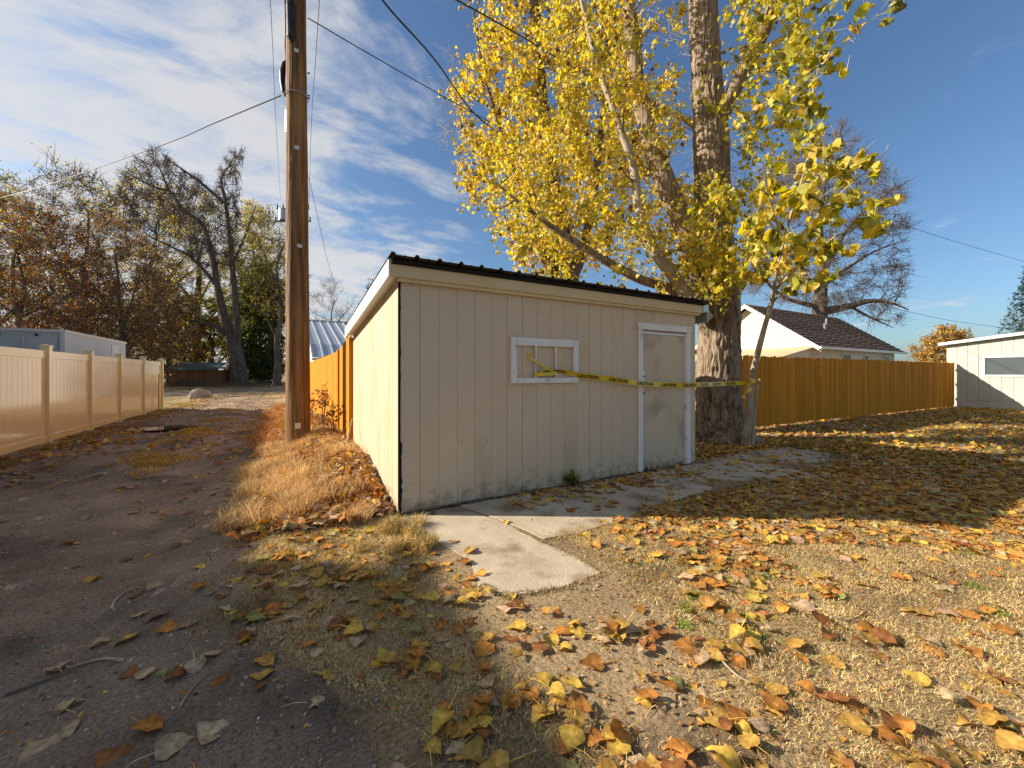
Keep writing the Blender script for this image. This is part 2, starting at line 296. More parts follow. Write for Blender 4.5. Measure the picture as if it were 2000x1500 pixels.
# ------------------------------------------------------------------ leaves and blades (batched)
rngN = np.random.default_rng(7)
def leaf_template(curl, fold, twist, stem=True, lod=0, wide=1.0):
    st = [(0, 0), (.05, .27), (.20, .45), (.42, .40), (.66, .25), (.86, .10), (1, 0)] if lod == 0 else [(0, 0), (.2, .45), (.6, .28), (1, 0)]
    V = []; F = []
    for i, (y, w) in enumerate(st):
        w *= wide; zc_ = -curl * (y - .45) ** 2 * 1.0
        if i in (0, len(st) - 1): V.append((0, y, zc_)); continue
        for s in (-1, 0, 1):
            V.append((s * w, y - (.05 if (s and i == 1) else 0), zc_ + abs(s) * w * fold + s * w * twist * (y - .5) + (abs(s) * .05 * math.sin(i * 2.4 + s))))
    n = len(st) - 2; ix = lambda i, s: 1 + (i - 1) * 3 + (s + 1)
    F += [(0, ix(1, 0), ix(1, -1)), (0, ix(1, 1), ix(1, 0))]
    for i in range(1, n):
        for s in (-1, 0):
            a, b_, c, d = ix(i, s), ix(i, s + 1), ix(i + 1, s + 1), ix(i + 1, s); F += [(a, b_, c), (a, c, d)]
    e = len(V) - 1; F += [(ix(n, -1), ix(n, 0), e), (ix(n, 0), ix(n, 1), e)]
    if stem:
        k = len(V); V += [(-.018, .0, .005), (.018, .0, .005), (.06, -.45, .07), (.03, -.45, .07), (.20, -.95, .03), (.18, -.95, .03)]
        F += [(k, k + 1, k + 2), (k, k + 2, k + 3), (k + 3, k + 2, k + 4), (k + 3, k + 4, k + 5)]
    return np.array(V), np.array(F)
T_HI = [leaf_template(c, f, t, True, 0, w) for c, f, t, w in [(.15, .10, 0, 1), (.45, .22, .25, .9), (-.3, .15, .2, 1), (.9, .5, .5, .85), (.1, -.15, .15, 1.05), (-.15, .35, -.5, .75), (.35, -.28, .4, .95), (1.3, .3, -.4, .7)]]
T_LO = [leaf_template(c, f, t, False, 1, w) for c, f, t, w in [(.4, .2, 0, 1), (.9, .4, .4, .9), (-.5, .3, .3, 1), (.3, -.4, -.4, .85)]]
T_TREE = [leaf_template(c, f, t, False, 1, w) for c, f, t, w in [(.3, .25, .1, 1.05), (.6, -.2, .2, 1), (-.3, .35, -.2, .95)]]
def eulmats(rx, ry, rz):
    n = len(rx); cx, sx, cy, sy, cz, sz = np.cos(rx), np.sin(rx), np.cos(ry), np.sin(ry), np.cos(rz), np.sin(rz)
    Rm = np.empty((n, 3, 3)); Rm[:, 0, 0] = cz * cy; Rm[:, 0, 1] = cz * sy * sx - sz * cx; Rm[:, 0, 2] = cz * sy * cx + sz * sx
    Rm[:, 1, 0] = sz * cy; Rm[:, 1, 1] = sz * sy * sx + cz * cx; Rm[:, 1, 2] = sz * sy * cx - cz * sx
    Rm[:, 2, 0] = -sy; Rm[:, 2, 1] = cy * sx; Rm[:, 2, 2] = cy * cx; return Rm
def batch(name, T, pos, rot, size, col, mat, parent=None, smooth=False, center=.45):
    Vs, Fs, Cs = [], [], []; base = 0; which = rngN.integers(0, len(T), len(pos))
    for k, (tv, tf) in enumerate(T):
        m = which == k
        if not m.any(): continue
        tv = tv - np.array([0, center, 0])
        V = np.einsum('nij,kj->nki', rot[m], tv) * size[m][:, None, None] + pos[m][:, None, :]
        n = V.shape[0]; F = tf[None] + (np.arange(n) * len(tv))[:, None, None] + base
        Vs.append(V.reshape(-1, 3)); Fs.append(F.reshape(-1, 3)); Cs.append((col[m][:, None, :] * leaf_fac(tv)[None, :, None]).reshape(-1, 3)); base += n * len(tv)
    return link(name, tri_mesh(name, np.concatenate(Vs), np.concatenate(Fs), np.concatenate(Cs)), mat, parent, smooth)
LIT = {'yellow': (.64, .43, .08), 'golden': (.54, .32, .075), 'orange brown': (.50, .22, .05), 'russet brown': (.31, .13, .045), 'pale tan': (.52, .38, .22), 'greenish yellow': (.37, .33, .11)}
def palette(names, w, n, jit=.15):
    c = np.array([LIT[k] for k in names]); w = np.array(w, float); w /= w.sum(); i = rngN.choice(len(names), n, p=w)
    return np.clip(c[i] * (1 + rngN.normal(0, jit, (n, 1))) * (1 + rngN.normal(0, .06, (n, 3))), .01, .9), i
def inview(P, mu=60):
    t = P[:, 0] * Fx + P[:, 1] * Fy; t = np.maximum(t, .01)
    u = 1000 + 780 * (P[:, 0] * Rx + P[:, 1] * Ry) / t; v = 729.5 - 780 * (P[:, 2] - 1.4) / t
    return (u > -mu) & (u < 2000 + mu) & (v > -mu) & (v < 1500 + mu) & (t > .5), u, v, t
def vnoise(x, y, s, seed):
    return np.array([mn.noise(Vector((a * s + seed, b * s, seed * 1.7))) for a, b in zip(x, y)])
# ------------------------------------------------------------------ litter density (world space)
def in_shed(x, y, m=0): return (x > 1.0 - m) & (x < 5.6 + m) & (y > 3.97 - m) & (y < 6.85 + m)
def on_slab(x, y): return ((x > 1.05) & (x < 2.05) & (y > 2.05) & (y < 3.9)) | ((x >= 2.05) & (x < 8.3) & (y > 2.85) & (y < 4.0))
def density(x, y):
    n = vnoise(x, y, 1.1, 3.3) ; n2 = vnoise(x, y, .45, 9.1)
    patch = sm(-.15, .35, n + .6 * n2)
    d = np.full(len(x), .0)
    alley = (x < -.3 + .7 * (1 - sm(.3, 3, y)))
    lawn = ~alley
    d = np.where(alley, .11 + .14 * patch, d)
    d = np.where(alley & (x < -2.9), .45, d)                       # along the vinyl fence
    d = np.where(alley & (x > -.95) & (y > 4), .3, d)
    d = np.where(lawn, .12 + .62 * patch, d)
    d = np.where(lawn & (y > 1.1 - .35 * (x - 4)) & (x > 2.6), .55 + .45 * patch, d)       # thick band along the shade edge
    d = np.where(lawn & (y > 2.3 - .62 * (x - 3.7)) & (x > 2.4), .95, d)
    d = np.where(on_slab(x, y), np.where(x > 4.9, .05 + .08 * patch, np.where(x > 2.0, .05 + .5 * sm(3.3, 3.7, y) + .08 * patch, .02)), d)
    d = np.where((x > 1.0) & (x < 2.1) & (y > 1.9) & (y < 3.9), .02, d)
    d = np.where((x > -.35) & (x < 1.05) & (y > 4.0) & (y < 14), 2.2, d)         # heap against the shed
    d = np.where((x > 2.6) & (x < 5.5) & (y > -.4) & (y < 1.0) & (n2 > .12), d * .25, d)
    q = ((x - 3.75) * .8 + (y - 1.15) * -.6) ** 2 / .9 ** 2 + ((x - 3.75) * .6 + (y - 1.15) * .8) ** 2 / .38 ** 2
    d = np.where(q < 1 + .5 * n, d * .12, d)
    d = np.where(lawn & (x > 1.1) & (x < 3.2) & (y < 1.8) & (y > -.8), np.maximum(d, .30 + .5 * patch), d)
    d = np.where(lawn & (x < 1.4) & (y < 3.2), .22 + .55 * patch, d)
    d = np.where(x > 12, d * .8, d)
    d = np.where(in_shed(x, y, .03), 0, d)
    return d
def scatter_leaves(n, box, near, far):
    x = rngN.uniform(box[0], box[1], n); y = rngN.uniform(box[2], box[3], n)
    z = hgt(x, y); P = np.stack([x, y, z], 1); ok, u, v, t = inview(P); P = P[ok & (t > near) & (t < far)]
    d = density(P[:, 0], P[:, 1]); P = P[rngN.random(len(P)) < d]; return P
# big near ones
P = scatter_leaves(9500, (-4, 8, .3, 9), .9, 6.2)
cl_ = [(.45, 2.9), (.62, 2.55), (.85, 2.75), (.35, 2.3), (1.0, 2.3), (.6, 1.9), (.75, 1.55), (.95, 1.35), (.5, 1.5), (1.05, 1.75), (1.25, 1.2), (1.35, 1.75), (1.6, 1.55), (1.8, 1.2), (2.1, 1.0), (2.3, 1.35), (1.5, .9), (2.0, .55), (2.6, .9), (2.5, .4), (1.35, .55), (.2, 3.1), (0, 3.4), (-.1, 2.8), (2.9, .2), (2.9, 1.9), (2.5, 1.9), (1.05, .95), (3.2, -.1), (.1, 3.8)]
Q = np.concatenate([np.stack([rngN.normal(a, .10, k), rngN.normal(b_, .10, k), np.zeros(k)], 1) for (a, b_), k in zip(cl_, rngN.integers(6, 15, len(cl_)))])
Q[:, 2] = hgt(Q[:, 0], Q[:, 1]) + rngN.uniform(0, .025, len(Q)); P = np.concatenate([P, Q])
P = np.concatenate([P, scatter_leaves(7000, (-.3, 1.0, 4, 11), 2, 12)])
P = np.concatenate([P, scatter_leaves(9000, (2.2, 10, 0, 4.5), 2.5, 9)])
t = P[:, 0] * Fx + P[:, 1] * Fy; P = P[np.argsort(t)]; t = np.sort(t)
n = len(P); size = .035 + .10 * rngN.beta(2.2, 1.8, n) * np.where(P[:, 1] > 4.2, .85, 1)
heap = (P[:, 0] > -.4) & (P[:, 0] < 1.05) & (P[:, 1] > 3.9)
P[:, 2] += rngN.uniform(.005, .018, n) + heap * rngN.uniform(0, .07, n)
P[:, 2] += on_slab(P[:, 0], P[:, 1]) * .002
til = np.where(heap, .7, .16)
rot = eulmats(rngN.normal(0, 1, n) * til, rngN.normal(0, 1, n) * til, rngN.uniform(0, 6.28, n))
names = list(LIT)
col, ci = palette(names, [.14, .34, .26, .08, .14, .04], n)
c2, ci2 = palette(names, [.03, .1, .30, .15, .42, .0], n); col[heap] = c2[heap]; ci[heap] = ci2[heap]
gr = P[:, 0] < -.1; c3, ci3 = palette(names, [.04, .1, .12, .2, .44, .1], n); g2 = gr & ~heap; col[g2] = c3[g2] * .85; ci[g2] = ci3[g2]
NI = 300
var = {}
for i in range(NI):
    key = (int(rngN.integers(0, len(T_HI))), int(ci[i]), int(rngN.integers(0, 2)))
    if key not in var:
        tv, tf = T_HI[key[0]]; c = np.array(LIT[names[key[1]]]) * (1 + .12 * (key[2] - .5))
        cc = np.repeat(c[None], len(tv), 0) * rngN.uniform(.82, 1.1, (len(tv), 1)) * leaf_fac(tv)[:, None]
        me = tri_mesh('fallen_leaf', tv - [0, .45, 0], tf, cc); me.materials.append(M['litter_near']); me.shade_smooth(); var[key] = me
    o = bpy.data.objects.new('fallen_leaf', var[key]); COL.objects.link(o)
    mt = Matrix(rot[i].tolist()).to_4x4(); mt.translation = P[i]; o.matrix_world = mt @ Matrix.Scale(float(size[i]) * 1.0, 4)
    x, y = P[i, 0], P[i, 1]; u, v, tt = toimg(P[i])
    shp = ['flat', 'curled', 'cupped', 'crumpled', 'flat', 'folded', 'twisted', 'curled'][key[0]]
    wh = 'on the slab' if on_slab(np.array([x]), np.array([y]))[0] else 'on the gravel alley' if x < -.1 + .7 * (1 - sm(.3, 3, y)) else 'in the heap' if heap[i] else 'on the right lawn' if x > 1.9 else 'on the shaded lawn'
    sz = 'large' if size[i] > .12 else 'medium' if size[i] > .085 else 'small'
    dist = 'bottom edge' if v > 1420 else 'front' if v > 1330 else 'foreground' if v > 1250 else 'mid foreground' if v > 1180 else 'farther back'
    hx = ['left edge', 'far left', 'left side', 'left middle', 'centre left', 'centre right', 'right middle', 'right side', 'far right', 'right edge'][int(np.clip(u / 200, 0, 9))]
    td = rot[i][:, 1]; ta, tb = td[0] * Rx + td[1] * Ry, td[0] * Fx + td[1] * Fy
    tip = ('tip right' if ta > 0 else 'tip left') if abs(ta) > abs(tb) else ('tip up' if tb > 0 else 'tip down')
    tag(o, f'{sz} {shp} {names[ci[i]]} leaf {wh}, {dist}, {hx}, {tip}', 'leaf', 'fallen leaves scattered over the ground')
o = batch('leaf_litter', T_HI, P[NI:], rot[NI:], size[NI:], col[NI:], M['litter'], smooth=True); tag(o, 'thousands of yellow and brown fallen leaves on lawn and alley', 'leaves', kind='stuff')
P = np.concatenate([scatter_leaves(60000, (-4, 30, -6, 14), 6.0, 32), scatter_leaves(9000, (-4.2, 3, 8, 34), 8, 40)])
n = len(P); P[:, 2] += rngN.uniform(.01, .04, n); col, ci = palette(names, [.22, .34, .24, .06, .12, .02], n)
rot = eulmats(rngN.normal(0, .35, n), rngN.normal(0, .35, n), rngN.uniform(0, 6.28, n))
o = batch('leaf_litter', T_LO, P, rot, rngN.uniform(.07, .12, n), col, M['litter']); tag(o, 'yellow leaf litter farther back along the cedar fence', 'leaves', kind='stuff')

def blades(name, P, hh, ww, lean, col, label, mat='blade'):
    n = len(P); a = rngN.uniform(0, 6.28, n); b_ = rngN.uniform(0, 6.28, n); l = rngN.uniform(.3, 1, n) * lean
    dx, dy = np.cos(a) * ww, np.sin(a) * ww; lx, ly = np.cos(b_) * l * hh, np.sin(b_) * l * hh
    V = np.zeros((n, 5, 3)); V[:, 0] = P + np.stack([dx, dy, 0 * dx], 1); V[:, 1] = P - np.stack([dx, dy, 0 * dx], 1)
    mid = P + np.stack([lx * .35, ly * .35, hh * .55], 1); V[:, 2] = mid + np.stack([dx, dy, 0 * dx], 1) * .7; V[:, 3] = mid - np.stack([dx, dy, 0 * dx], 1) * .7
    V[:, 4] = P + np.stack([lx, ly, hh * np.clip(1 - .4 * l, .2, 1)], 1)
    F = np.array([[0, 1, 2], [1, 3, 2], [2, 3, 4]])[None] + (np.arange(n) * 5)[:, None, None]
    o = link(name, tri_mesh(name, V.reshape(-1, 3), F.reshape(-1, 3), np.repeat(col, 5, 0)), M[mat]); tag(o, label, 'grass', kind='stuff'); return o
def bcol(n, base, j=.2): return np.clip(np.array(base)[None] * (1 + rngN.normal(0, j, (n, 1))) * (1 + rngN.normal(0, .07, (n, 3))), .005, 1)
# short dry lawn
x = np.concatenate([rngN.uniform(-.2, 8, 460000)]); y = np.concatenate([rngN.uniform(-1.5, 4, 460000)])
P = np.stack([x, y, hgt(x, y)], 1); ok, u, v, t = inview(P); P = P[ok & (t < 5.5)]; t = P[:, 0] * Fx + P[:, 1] * Fy
keep = rngN.random(len(P)) < np.clip(3.4 / t, .15, 1) ** 1.2; P = P[keep]
x, y = P[:, 0], P[:, 1]; nn = vnoise(x, y, .9, 5.5)
k = (~on_slab(x, y)) & ~((x > 1.0) & (x < 2.05) & (y > 1.95)) & (nn > -.42 + .35 * rngN.random(len(x))) & (x > .72 - 1.05 * sm(.3, 3.2, y) + .35 * nn + .12 * rngN.random(len(x))) & ~in_shed(x, y)
P = P[k]; nn = nn[k]; n = len(P)
c = bcol(n, (.82, .59, .26), .35); g = rngN.random(n) < .03 + .10 * (vnoise(P[:, 0], P[:, 1], 1.6, 2.2) > .38); c[g] = bcol(int(g.sum()), (.22, .27, .05))
blades('dry_grass', P, rngN.uniform(.010, .032, n), .0014, 1.8, c, 'short straw-coloured dry lawn in the foreground')
# tussocks: (x, y, radius, count, height)
def tussock(spots, base, label, name='grass_tuft'):
    Ps, Hs = [], []
    for (cx_, cy_, r, cnt, h_) in spots:
        a = rngN.uniform(0, 6.28, cnt); q = r * np.sqrt(rngN.random(cnt)); x = cx_ + np.cos(a) * q; y = cy_ + np.sin(a) * q
        Ps.append(np.stack([x, y, hgt(x, y)], 1)); Hs.append(h_ * rngN.uniform(.4, 1, cnt))
    P = np.concatenate(Ps); H = np.concatenate(Hs); ok = ~in_shed(P[:, 0], P[:, 1]); P, H = P[ok], H[ok]
    return blades(name, P, H, .0022, 1.0, bcol(len(P), base, .38), label)
R2 = random.Random(5)
tussock([(R2.uniform(.55, 1.0), R2.uniform(3.0, 3.8), .09, 160, .13) for _ in range(7)] + [(.95 + R2.uniform(-.12, .15), 3.35 + R2.uniform(-.3, .35), .07, 170, .15) for _ in range(9)], (.60, .44, .17), 'pale dry grass clumps by the front corner of the tan shed')
tussock([(R2.uniform(-.35, .75), R2.uniform(4.0, 8.5), R2.uniform(.1, .24), 260, R2.uniform(.12, .34)) for _ in range(62)] + [(R2.uniform(-.4, .25), R2.uniform(4.2, 7.0), R2.uniform(.1, .24), 300, R2.uniform(.15, .36)) for _ in range(26)], (.74, .50, .24), 'long golden dry grass on the heap beside the shed')
tussock([(R2.uniform(-.5, .6), R2.uniform(8.5, 20), R2.uniform(.15, .35), 160, R2.uniform(.15, .4)) for _ in range(40)], (.50, .25, .09), 'rusty dry weeds along the alley edge by the pole')
tussock([(-1.75 + R2.gauss(0, .25), yy + R2.gauss(0, .5), .22, 260, .10) for yy in (7.8, 8.3, 8.9, 11.4, 12.0, 12.5, 15, 19) for _ in range(5)], (.62, .40, .10), 'low ochre grass on the crown of the alley')
tussock([(R2.uniform(-3.9, -3.4), R2.uniform(8, 24), .25, 130, .09) for _ in range(50)], (.36, .24, .06), 'low grass along the foot of the cream fence')
tussock([(R2.uniform(-.3, .5), R2.uniform(2.6, 4.0), .2, 120, .05) for _ in range(26)], (.42, .30, .10), 'low grass between the alley and the shed corner')
tussock([(R2.uniform(8, 24), R2.uniform(1.5, 4.5), R2.uniform(.3, .7), 300, .05) for _ in range(120)], (.40, .36, .06), 'yellow-green lawn in front of the cedar fence')
tussock([(x_, y_, .05, 60, .035) for x_, y_ in [(2.1, 1.55), (2.25, 1.6), (2.3, 1.35), (1.95, 1.45), (2.2, 1.2), (2.9, 1.5), (3.6, .6), (3.9, .75), (3.5, .35), (4.6, .9), (4.2, .2), (3.0, -.2), (2.6, .1), (5.0, .3)] for _ in range(2)], (.27, .36, .05), 'small bright green grass sprigs in the dry lawn')
tussock([(R2.uniform(-9, -4.4), R2.uniform(21.5, 30), .6, 160, .08) for _ in range(60)], (.33, .33, .06), 'sunlit green lawn beyond the end of the cream fence')
tussock([(R2.uniform(-40, 4), R2.uniform(39, 48), .9, 130, .5) for _ in range(90)], (.30, .22, .10), 'tall dry weeds on the verge across the road')
tussock([(1.0 + 4.7 * i / 60, 3.93, .035, 22 if i % 7 else 45, .05 if i % 9 else .11) for i in range(60)], (.10, .06, .03), 'dark dead stems and crumbs along the foot of the shed wall')
x = rngN.uniform(-4, 8, 60000); y = rngN.uniform(-1.5, 9, 60000); P = np.stack([x, y, hgt(x, y) + .008], 1); ok, u, v, t = inview(P); P = P[ok & (t < 6.5)]
P = P[(rngN.random(len(P)) < np.where(P[:, 0] < -.1, .25, .75)) & ~in_shed(P[:, 0], P[:, 1], .02) & ~((P[:, 0] > 1.1) & (P[:, 0] < 2.0) & (P[:, 1] > 2.0))]; n = len(P); cc_, _ = palette(names, [.05, .2, .2, .35, .35, 0], n)
o = batch('leaf_crumbs', T_LO, P, eulmats(rngN.normal(0, .5, n), rngN.normal(0, .5, n), rngN.uniform(0, 6.28, n)), rngN.uniform(.006, .026, n), cc_, M['litter']); tag(o, 'crumbled bits of dead leaves over the foreground soil', 'leaf litter', kind='stuff')
edge_ = [(1.14, 2.4), (1.22, 2.2), (1.4, 2.13), (1.6, 2.09), (1.94, 2.12), (1.93, 2.4), (1.86, 2.75), (2.25, 2.72), (2.85, 2.75), (3.6, 2.87), (4.5, 2.92)]
tussock([(edge_[i][0] + (edge_[i + 1][0] - edge_[i][0]) * q / 8 + R2.gauss(0, .012), edge_[i][1] + (edge_[i + 1][1] - edge_[i][1]) * q / 8 - .01 + R2.gauss(0, .012), .035, 26, .03) for i in range(len(edge_) - 1) for q in range(8)], (.50, .37, .17), 'short dry grass creeping over the edges of the slabs')
tussock([(R2.uniform(-34, -1.5), R2.uniform(45, 56), 1.1, 240, 1.0) for _ in range(110)], (.14, .11, .05), 'dark brushy undergrowth under the trees across the road')
# pebbles on the alley
x = rngN.uniform(-4, 1.6, 26000); y = rngN.uniform(.2, 9, 26000); P = np.stack([x, y, hgt(x, y) + .005], 1); ok, u, v, t = inview(P)
P = P[ok & (t < 5.5)]; P = P[(P[:, 0] < .4 + .6 * (1 - sm(.3, 3, P[:, 1]))) & ((rngN.random(len(P)) < .55))]
oct_v = np.array([(1, 0, 0), (-1, 0, 0), (0, 1, 0), (0, -1, 0), (0, 0, .55), (0, 0, -.55), (.7, .7, .1), (-.7, -.7, .1)]) ; oct_f = np.array([(0, 6, 4), (6, 2, 4), (2, 1, 4), (1, 7, 4), (7, 3, 4), (3, 0, 4)])
n = len(P); sz = .0025 + .006 * rngN.random(n) ** 4 + .002 * rngN.random(n)
o = batch('gravel', [(oct_v, oct_f)], P, eulmats(rngN.normal(0, .3, n), rngN.normal(0, .3, n), rngN.uniform(0, 6.28, n)), sz, bcol(n, (.36, .31, .25), .4), M['litter'], center=0)
tag(o, 'loose grey and brown gravel on the alley surface', 'gravel', kind='stuff')

# ------------------------------------------------------------------ sheds and fences
shed = empty('storage_shed', (1.0, 3.97, 0), 'tan wooden storage shed with a slanted metal roof and white trimmed door', 'shed')
SX0, SX1, SY0, SY1 = 1.0, 5.6, 3.97, 6.83
def toshed(mb): mb.v = [(a - 1.0, b_ - 3.97, c) for a, b_, c in mb.v]; return mb
def ztop(y): return 2.44 + (2.10 - 2.44) * (y - SY0) / (SY1 - SY0)
core = MB(); core.prism([(SY0 + .022, -.05), (SY1 - .022, -.05), (SY1 - .022, ztop(SY1) - .02), (SY0 + .022, ztop(SY0) - .02)], SX0 + .022, SX1 - .022, 'x')
toshed(core).build('wall_core', M['groove'], shed)
DX0, DX1, DZ = 4.42 , 5.38, 2.02
pL = onY(1253, 700, SY0); pR = onY(1337, 700, SY0); DX0 = pL.x; DX1 = pR.x
rs = random.Random(3)
x = SX0 + .012; seams = []
while x < SX1 - .03:
    w = min(.203, SX1 - .004 - x); top = ztop(SY0) - .03; bot = .015 + rs.uniform(0, .02)
    g = .0018 if (len(seams) % 6) else .0045; seams.append(x)
    parts = [(x + g * .6, x + w - g * .6, bot, top)]
    if x + w > DX0 and x < DX1: parts = [(max(x, x) + g * .6, x + w - g * .6, DZ, top)]
    if x < DX0 < x + w: parts.append((x + g * .6, DX0 - .002, bot, DZ - .002))
    if x < DX1 < x + w: parts.append((DX1 + .002, x + w - g * .6, bot, DZ - .002))
    for (a, b_, c, d) in parts:
        if b_ - a > .004: toshed(MB().box(a, b_, SY0, SY0 + .02, c, d)).build('siding_board', M['siding'], shed, bevel=.0018)
    x += w
y = SY0 + .03
while y < SY1 - .02:
    w = min(.203, SY1 - y); a, b_ = y + .0025, y + w - .0025
    mb = MB(); mb.add([(SX0, a, .02), (SX0, b_, .02), (SX0, b_, ztop(b_) - .03), (SX0, a, ztop(a) - .03), (SX0 + .02, a, .02), (SX0 + .02, b_, .02), (SX0 + .02, b_, ztop(b_) - .03), (SX0 + .02, a, ztop(a) - .03)],
        [(0, 3, 2, 1), (4, 5, 6, 7), (0, 1, 5, 4), (1, 2, 6, 5), (2, 3, 7, 6), (3, 0, 4, 7)])
    toshed(mb).build('siding_board', M['siding'], shed, bevel=.0018); y += w
for (yy, nm) in ((SY1, 'rear'),):
    mb = MB(); mb.box(SX0 + .01, SX1 - .01, SY1 - .02, SY1, .02, ztop(SY1) - .04); toshed(mb).build('rear_wall', M['siding'], shed)
mb = MB(); mb.prism([(SY0 + .022, .02), (SY1 - .022, .02), (SY1 - .022, ztop(SY1) - .03), (SY0 + .022, ztop(SY0) - .03)], SX1 - .021, SX1 - .002, 'x'); toshed(mb).build('end_wall', M['siding'], shed)
# ragged black strip for the dark gap at the front corner
mb = MB(); zs = np.linspace(0, 2.42, 60); pts = []
for z_ in zs: pts.append((SX0 + .012 + (.006 + .010 * abs(mn.noise(Vector((0, 0, z_ * 9)))) if z_ > .7 else .014 + .03 * abs(mn.noise(Vector((3, 0, z_ * 14))))), z_))
mb.prism([(SX0 - .001, zs[0])] + pts + [(SX0 - .001, zs[-1])], SY0 - .004, SY0 + .018, 'y'); toshed(mb).build('corner_strip', M['black'], shed)
# fascia boards
mb = MB(); mb.box(SX0 - .09, SX1 + .07, SY0 - .075, SY0 - .05, 2.335, 2.455); toshed(mb).build('fascia', M['trim_tan'], shed, bevel=.003)
mb = MB(); mb.box(SX0 - .02, SX1 + .04, SY0 - .05, SY0 - .003, 2.30, 2.44); toshed(mb).build('soffit_board', M['trim_tan'], shed, bevel=.003)
def rz(y): return 2.475 + (2.475 - 2.135) / (SY1 - SY0) * (SY0 - y)
mb = MB(); a, b_ = SY0 - .078, SY1 + .1
mb.add([(SX0 - .115, a, rz(a) - .15), (SX0 - .115, b_, rz(b_) - .15), (SX0 - .115, b_, rz(b_) + .012), (SX0 - .115, a, rz(a) + .012), (SX0 - .092, a, rz(a) - .15), (SX0 - .092, b_, rz(b_) - .15), (SX0 - .092, b_, rz(b_) + .012), (SX0 - .092, a, rz(a) + .012)],
    [(0, 3, 2, 1), (4, 5, 6, 7), (0, 1, 5, 4), (1, 2, 6, 5), (2, 3, 7, 6), (3, 0, 4, 7)]); toshed(mb).build('rake_board', M['whiteclean'], shed)
mb = MB(); mb.add([(SX0 - .092, SY0 - .04, rz(SY0) - .12), (SX0, SY0 - .04, rz(SY0) - .12), (SX0, SY1, rz(SY1) - .12), (SX0 - .092, SY1, rz(SY1) - .12), (SX0 - .092, SY0 - .04, rz(SY0) - .10), (SX0, SY0 - .04, rz(SY0) - .10), (SX0, SY1, rz(SY1) - .10), (SX0 - .092, SY1, rz(SY1) - .10)], [(0, 3, 2, 1), (4, 5, 6, 7), (0, 1, 5, 4), (1, 2, 6, 5), (2, 3, 7, 6), (3, 0, 4, 7)])
toshed(mb).build('soffit', M['white'], shed)
# ribbed roof sheets
x = SX0 - .12
while x < SX1 + .16:
    x1 = min(x + .92, SX1 + .20); prof = []; q = x
    while q < x1 - .01:
        for dx, dz in ((0, 0), (.014, .024), (.040, .024), (.056, 0), (.13, 0), (.14, .006), (.15, 0)):
            if q + dx <= x1: prof.append((q + dx, dz))
        q += .23
    prof.append((x1, 0)); mb = MB(); vs = []; fs = []; k = len(prof)
    ys_ = (SY0 - .17, SY1 + .12)
    for yy in ys_:
        for px_, dz in prof: vs.append((px_, yy, rz(yy) + .026 + dz))
        for px_, dz in prof: vs.append((px_, yy, rz(yy) + .022 + dz))
    for i in range(k - 1):
        fs += [(i, i + 1, 2 * k + i + 1, 2 * k + i), (k + i + 1, k + i, 3 * k + i, 3 * k + i + 1), (i + 1, i, k + i, k + i + 1), (2 * k + i, 2 * k + i + 1, 3 * k + i + 1, 3 * k + i)]
    mb.add(vs, fs); toshed(mb).build('roof_sheet', M['roofmetal'], shed); x = x1 + .001
mb = MB(); mb.box(SX0 - .09, SX1 + .1, SY0 - .11, SY0 - .02, 2.458, 2.492); toshed(mb).build('roof_edge_strip', M['black'], shed)  # black strip added to thicken the dark underside band at the roof edge
mb = MB(); mb.box(SX1 + .075, SX1 + .21, SY0 - .085, SY0 - .07, 2.36, 2.475); mb.box(SX1 + .2, SX1 + .21, SY0 - .07, SY1, 2.2, 2.36); toshed(mb).build('flashing', M['galv'], shed)
# door
door = MB(); door.box(DX0 + .013, DX1 - .001, SY0 + .008, SY0 + .021, .03, DZ - .06); dr = toshed(door).build('door', M['door'], shed)
kb = MB(); kb.tube([(DX0 + .055, SY0 + .008, 1.36), (DX0 + .055, SY0 - .04, 1.36), (DX0 + .085, SY0 - .045, 1.35)], [.011, .009, .009], 8); kb.box(DX0 + .035, DX0 + .072, SY0 + .002, SY0 + .0075, 1.28, 1.44); toshed(kb).build('latch', M['galv'], dr)
kb = MB(); kb.tube([(DX0 + .05, SY0 + .009, 1.12), (DX0 + .05, SY0 + .003, 1.12)], .016, 10); toshed(kb).build('keyhole', M['dark'], dr)
for (a, b_, c, d, nm) in ((DX0 - .085, DX0 + .005, .02, 2.10, 'door_post'), (DX1 - .005 + .03, DX1 + .11, .02, 2.10, 'door_post'), (DX0 - .095, DX1 + .12, 2.02 + .003 + .0, 2.11, 'door_lintel')):
    mb = MB()
    if nm == 'door_post': mb.box(a, b_, SY0 - .028, SY0 - .002, c, 2.02)
    else: mb.box(a, b_, SY0 - .032, SY0 - .002, 2.022, 2.115)
    toshed(mb).build(nm, M['white'], shed, bevel=.003)
mb = MB(); mb.box(DX1 + .0, DX1 + .022, SY0 - .02, SY0 + .021, .02, 2.0); mb.box(DX0 - .0, DX0 + .012, SY0 + .0, SY0 + .021, .02, 1.962); mb.box(DX0 + .012, DX1 - .001, SY0 + .001, SY0 + .021, 1.965, 2.0); toshed(mb).build('door_jamb', M['white'], shed)
# splintered door foot
mb = MB(); rr = random.Random(8)
for i in range(16):
    xx = DX0 + .03 + rr.random() * (DX1 - DX0 - .06); h_ = rr.uniform(.03, .09); w = rr.uniform(.004, .012)
    mb.add([(xx - w, SY0 + .004, .02), (xx + w, SY0 + .004, .02), (xx + rr.uniform(-.01, .01), SY0 + .003, .03 + h_), (xx, SY0 + .007, .02)], [(0, 1, 2), (1, 3, 2), (3, 0, 2)])
tag(toshed(mb).build('splinters', M['black'], shed), kind='stuff')
